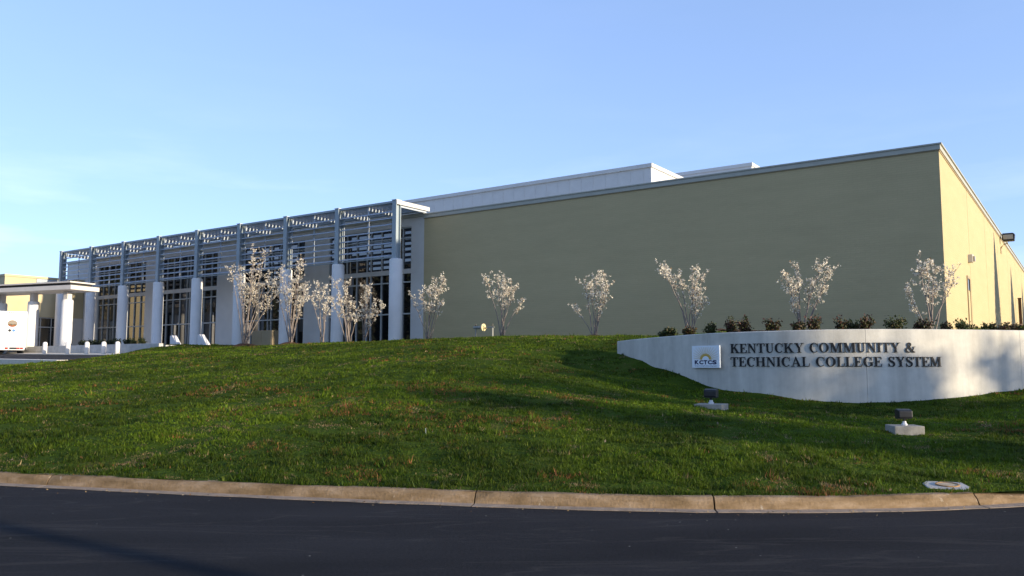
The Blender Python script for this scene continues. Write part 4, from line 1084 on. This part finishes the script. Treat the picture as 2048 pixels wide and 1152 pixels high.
def column_shade_tree(t, b, h, r, lab, seed, n=9000):  # unseen tree, added so its shade falls on the first column
    x, y = W(t, b); rn = np.random.default_rng(seed); r_ = empty('column_shade_tree', (x, y, 2.5)); tag(r_, lab, 'tree')
    MB().tube([(0, 0, -.2), (0, 0, h * .6), (.03, 0, h)], [.16, .1, .02], 7).build('trunk', M_bark, r_)
    u = rn.random(n); zz = .25 + (h - .25) * u; rr_ = r * np.minimum(1, (1 - u) * 5 + .12) ** .7 * np.sqrt(rn.random(n)) * (.85 + .3 * rn.random(n)); a = rn.uniform(0, 6.283, n)
    v, f = leaf_soup(np.stack([rr_ * np.cos(a), rr_ * np.sin(a), zz], -1), 1.2, rn.uniform(.12, .3, n), rn)
    raw_mesh('crown', v, f, np.repeat(np.array([(.03, .05, .02), (.04, .06, .025)])[rn.integers(0, 2, n)], 4, 0), M_leaf, r_)
column_shade_tree(-8, 1.25, 12.6, 1.15, 'tall columnar evergreen out of view, added to shade the first white column', 71)
def shade_tree(s_, n_, h, r, lab, seed, n=6800, leaf=.17):  # unseen trees added towards the sun to dapple the sign and lawn
    x = s_ * SUN_AZ[0] - n_ * SUN_AZ[1]; y = s_ * SUN_AZ[1] + n_ * SUN_AZ[0]
    rn = np.random.default_rng(seed); rd = random.Random(seed)
    r_ = empty('shade_tree', (x, y, 0)); tag(r_, lab, 'tree', 'unseen young trees added for dappled shade')
    wd = MB(); wd.tube([(0, 0, -.3), (.05, .02, h * .35), (0, .1, h * .9)], [.16, .12, .02], 7); tips = []
    for _ in range(34):
        z0 = rd.uniform(.22, .75) * h; a = rd.uniform(0, 6.283); l = r * rd.uniform(.5, 1) * (1.15 - z0 / h)
        e = Vector((math.cos(a) * l, math.sin(a) * l, z0 + l * rd.uniform(.3, .9))); wd.tube([(0, 0, z0), e * .5 + Vector((0, 0, z0 * .5 + .1)), e], [.05, .03, .01], 5); tips.append(((0, 0, z0), e[:]))
    wd.build('trunk', M_bark, r_)
    T_ = np.array(tips); k = rn.integers(0, len(T_), n); u = rn.uniform(.3, 1.05, n)[:, None]
    c = T_[k, 0] * (1 - u) + T_[k, 1] * u + rn.normal(size=(n, 3)) * .38
    v, f = leaf_soup(c, .2, rn.uniform(leaf * .6, leaf * 1.4, n), rn)
    raw_mesh('crown', v, f, np.repeat(np.array([(.10, .12, .03), (.12, .10, .04)])[rn.integers(0, 2, n)], 4, 0), M_leaf, r_)
for i, (s_, n_, h, r, lab) in enumerate(((42, 14.4, 13.0, 2.4, 'unseen young tree for dappled shade, first of the row'), (45, 18.0, 13.8, 2.5, 'unseen young tree for dappled shade, second of the row'), (41, 21.2, 13.2, 2.3, 'unseen young tree for dappled shade, third of the row'), (46, 23.2, 13.0, 1.5, 'unseen young tree for dappled shade, fourth of the row'), (43, 25.4, 12.6, 1.6, 'sparse unseen young tree for dappled shade, last of the row'))):
    shade_tree(s_, n_, h, r, lab, 600 + i, 5600 if i < 4 else 1900)

# street pole behind the camera whose shadow crosses the road
po = empty('utility_pole', (-4.9 + 26 * SUN_AZ[0], 8.2 + 26 * SUN_AZ[1], 0)); tag(po, 'grey utility pole on the far side of the street, its shadow on the asphalt', 'pole')
MB().tube([(0, 0, -.1), (0, 0, 9.5)], [.14, .10], 12).build('shaft', M_pipe, po, smooth='auto')
MB().box(-.9, .9, -.05, .05, 8.9, 9.02).build('crossarm', M_brown, po)

# wood across the drive on the far side, mirrored in the glazing
def wood_mass():
    rn = np.random.default_rng(77); n = 52000
    k = rn.integers(0, 26, n); cx = -118 + rn.normal(0, 9, 26); cy = np.linspace(-30, 120, 26) + rn.normal(0, 2, 26); hh = rn.uniform(17, 25, 26)
    d = rn.normal(size=(n, 3)); d /= np.linalg.norm(d, axis=1, keepdims=True); rad = rn.uniform(.55, 1, n)[:, None]
    c = np.stack([cx[k], cy[k], hh[k] * .55 + 1], -1) + d * rad * np.stack([np.full(n, 5.), np.full(n, 5.5), hh[k] * .48], -1)
    v, f = leaf_soup(c, .3, rn.uniform(.9, 1.9, n), rn)
    cols = np.array([(.035, .035, .022), (.05, .045, .03), (.03, .04, .02)])
    o = raw_mesh('far_wood', v, f, np.repeat(cols[rn.integers(0, 3, n)], 4, 0), M_leaf)
    tag(o, 'dark leafless wood far beyond the drive', 'wood', kind='stuff')
wood_mass()

# ------------------------------------------------------------------ grass
def grass(N=1250000):
    rn = np.random.default_rng(5)
    PER = 9; M = N // PER; N = M * PER
    a = np.radians(rn.uniform(-44, 44, M)); r = 8.6 * (62 / 8.6) ** rn.random(M)
    x = np.repeat(r * np.sin(a), PER); y = np.repeat(r * np.cos(a), PER); r = np.repeat(r, PER)
    sg_ = .016 + .0022 * r
    tid = np.repeat(np.arange(M), PER); x = x + rn.normal(size=N) * sg_; y = y + rn.normal(size=N) * sg_
    tone = rn.lognormal(0, .30, M); thgt = rn.uniform(.5, 1.5, M); tq = rn.random(M); tr = rn.random(M)
    weed = rn.random(M) < .010; thgt[weed] *= 2.0; tone[weed] *= 1.2
    d = y - kerb_y(x)
    t = (x - CX) * D1[0] + (y - CY) * D1[1]; b = (x - CX) * OUT[0] + (y - CY) * OUT[1]
    ok = (d > .2 + .05 * (fbm(x * 6, y * 6, 2) - .5)) & ~((b < .15) & (t > -.1)) & ~((t > 47.1) & (b < 12)) & ~((t > 45) & (b > 7.6) & (b < 12))
    ysn = np.interp(x, sc_pts[:, 0], sc_pts[:, 1])
    bedback = np.where(x < 6.0, 0, 25.0 + 3.4 * np.clip((x - 6.2) / 4.6, 0, 1))
    ok &= ~((x > 3.3) & (x < 6.6) & (np.abs(y - ysn) < .75) & (y > ysn - .02))
    ok &= ~((x > 3.5) & (x < 19) & (y > ysn - .02) & (y < bedback))
    for (fx, fy, w_) in ((4.43, 18.4, .3), (7.10, 15.0, .24)): ok &= ~((np.abs(x - fx) < w_ * 1.05) & (np.abs(y - fy) < w_))
    ok &= ~(((x - 5.2) / .22) ** 2 + ((y - 10.0) / .2) ** 2 < 1)
    for (tt, bb, rr_) in ((38.6, 5.2, 1.05), (33.3, 6.0, 1.1), (13.5, 5, .6)):
        mx_, my_ = W(tt, bb); ok &= ((x - mx_) ** 2 + (y - my_) ** 2) > rr_ ** 2
    x, y, r, tid = x[ok], y[ok], r[ok], tid[ok]; n = len(x)
    clump = fbm(x * 2.6, y * 2.6, 3); big = fbm(x * .35 + 9, y * .35, 3); mid = fbm(x * 1.1, y * 1.1 + 40, 4); fine = fbm(x * 4.2 + 3, y * 4.2, 2)
    # bare and thatchy places carry fewer, shorter, straw coloured blades
    dead = np.clip((mid * .6 + fine * .4 - .575) * 11, 0, 1)
    red = np.clip((fbm(x * .55 + 70, y * .55 + 3, 3) * .55 + fbm(x * 2.2 + 11, y * 2.2, 3) * .45 - .555) * 10, 0, 1)
    keep = rn.random(n) > dead * .35
    x, y, r, tid, clump, big, mid, dead, red = [q[keep] for q in (x, y, r, tid, clump, big, mid, dead, red)]; n = len(x)
    z = terrain(x, y) - .01
    t = (x - CX) * D1[0] + (y - CY) * D1[1]; b = (x - CX) * OUT[0] + (y - CY) * OUT[1]
    kz = ~((t > 35.9) & (b > 7.9) & (b < 17.85) & (z < 2.3 - .05 * (b - 8) + .012 * (t - 50) + np.where(b > 17.1, .14, .0)))
    x, y, r, z, tid, clump, big, mid, dead, red = [q[kz] for q in (x, y, r, z, tid, clump, big, mid, dead, red)]; n = len(x)
    h = (.016 + .085 * np.clip(clump - .25, 0, 1)) * rn.uniform(.6, 1.4, n) * (1 - .45 * dead) * thgt[tid]
    tuft = rn.random(n) < .004; h[tuft] *= 1.9
    wd = .00052 * r * rn.uniform(.7, 1.5, n) + .001
    az = rn.uniform(0, 6.283, n); lean = rn.uniform(.1, 1.0, n) * h
    dx, dy = np.cos(az), np.sin(az); la = az + 1.57 + rn.uniform(-.8, .8, n); lx, ly = np.cos(la) * lean, np.sin(la) * lean
    v = np.empty((n, 3, 3), np.float32)
    v[:, 0] = np.stack([x - dx * wd, y - dy * wd, z], -1); v[:, 1] = np.stack([x + dx * wd, y + dy * wd, z], -1); v[:, 2] = np.stack([x + lx, y + ly, z + h], -1)
    g0 = np.array((.022, .050, .002)); g1 = np.array((.078, .132, .005)); g2 = np.array((.190, .200, .020)); st_ = np.array((.22, .16, .075)); rd_ = np.array((.20, .085, .030))
    u = np.clip((big - .35) / .3, 0, 1)[:, None]; q = (.6 * tq[tid] + .4 * rn.random(n))[:, None]
    c = g0 * (1 - u) + g1 * u; c = c * (1 - .45 * q ** 2) + g2 * .45 * q ** 2
    pr = .7 * tr[tid] + .3 * rn.random(n)
    isd = (pr < dead * .6 + .03); isr = (1 - pr < red * .34)
    c[isd] = st_; c[isr] = rd_
    c *= (rn.uniform(.8, 1.2, n) * tone[tid])[:, None]
    o = raw_mesh('grass', v.reshape(-1, 3), np.arange(3 * n).reshape(n, 3), np.repeat(c, 3, 0), attr_mat('grass blade', .6, .45, .25))
    tag(o, 'patchy green lawn grass with straw and rusty brown spots', 'grass', kind='stuff')
grass()

# dry leaf bits and grit swept along the gutter and over the lawn
def litter():
    rn = np.random.default_rng(31)
    n1 = 200; x1 = rn.uniform(-9, 8.5, n1); y1 = kerb_y(x1) - np.abs(rn.normal(0, .16, n1)) - .01; z1 = np.full(n1, .012)
    n2 = 70; r = 9.8 * (30 / 9.8) ** rn.random(n2); a = np.radians(rn.uniform(-40, 36, n2)); x2 = r * np.sin(a); y2 = r * np.cos(a)
    k = (y2 > kerb_y(x2) + .3) & ~((x2 > 3.2) & (y2 > np.interp(x2, sc_pts[:, 0], sc_pts[:, 1]) - .3)); x2, y2 = x2[k], y2[k]; z2 = terrain(x2, y2) + .03
    c = np.stack([np.concatenate([x1, x2]), np.concatenate([y1, y2]), np.concatenate([z1, z2])], -1); n = len(c)
    size = np.concatenate([rn.uniform(.006, .022, n1), rn.uniform(.02, .04, len(x2))])
    v, f = leaf_soup(c, 0, size, rn); v[:, 2] = np.maximum(v[:, 2], .006)
    cols = np.array([(.22, .15, .07), (.16, .09, .04), (.24, .19, .13)])
    o = raw_mesh('leaf_litter', v, f, np.repeat(cols[rn.integers(0, 3, n)], 4, 0), M_leaf)
    tag(o, 'dry leaf bits and grit scattered along the gutter and lawn', 'litter', kind='stuff')
litter()
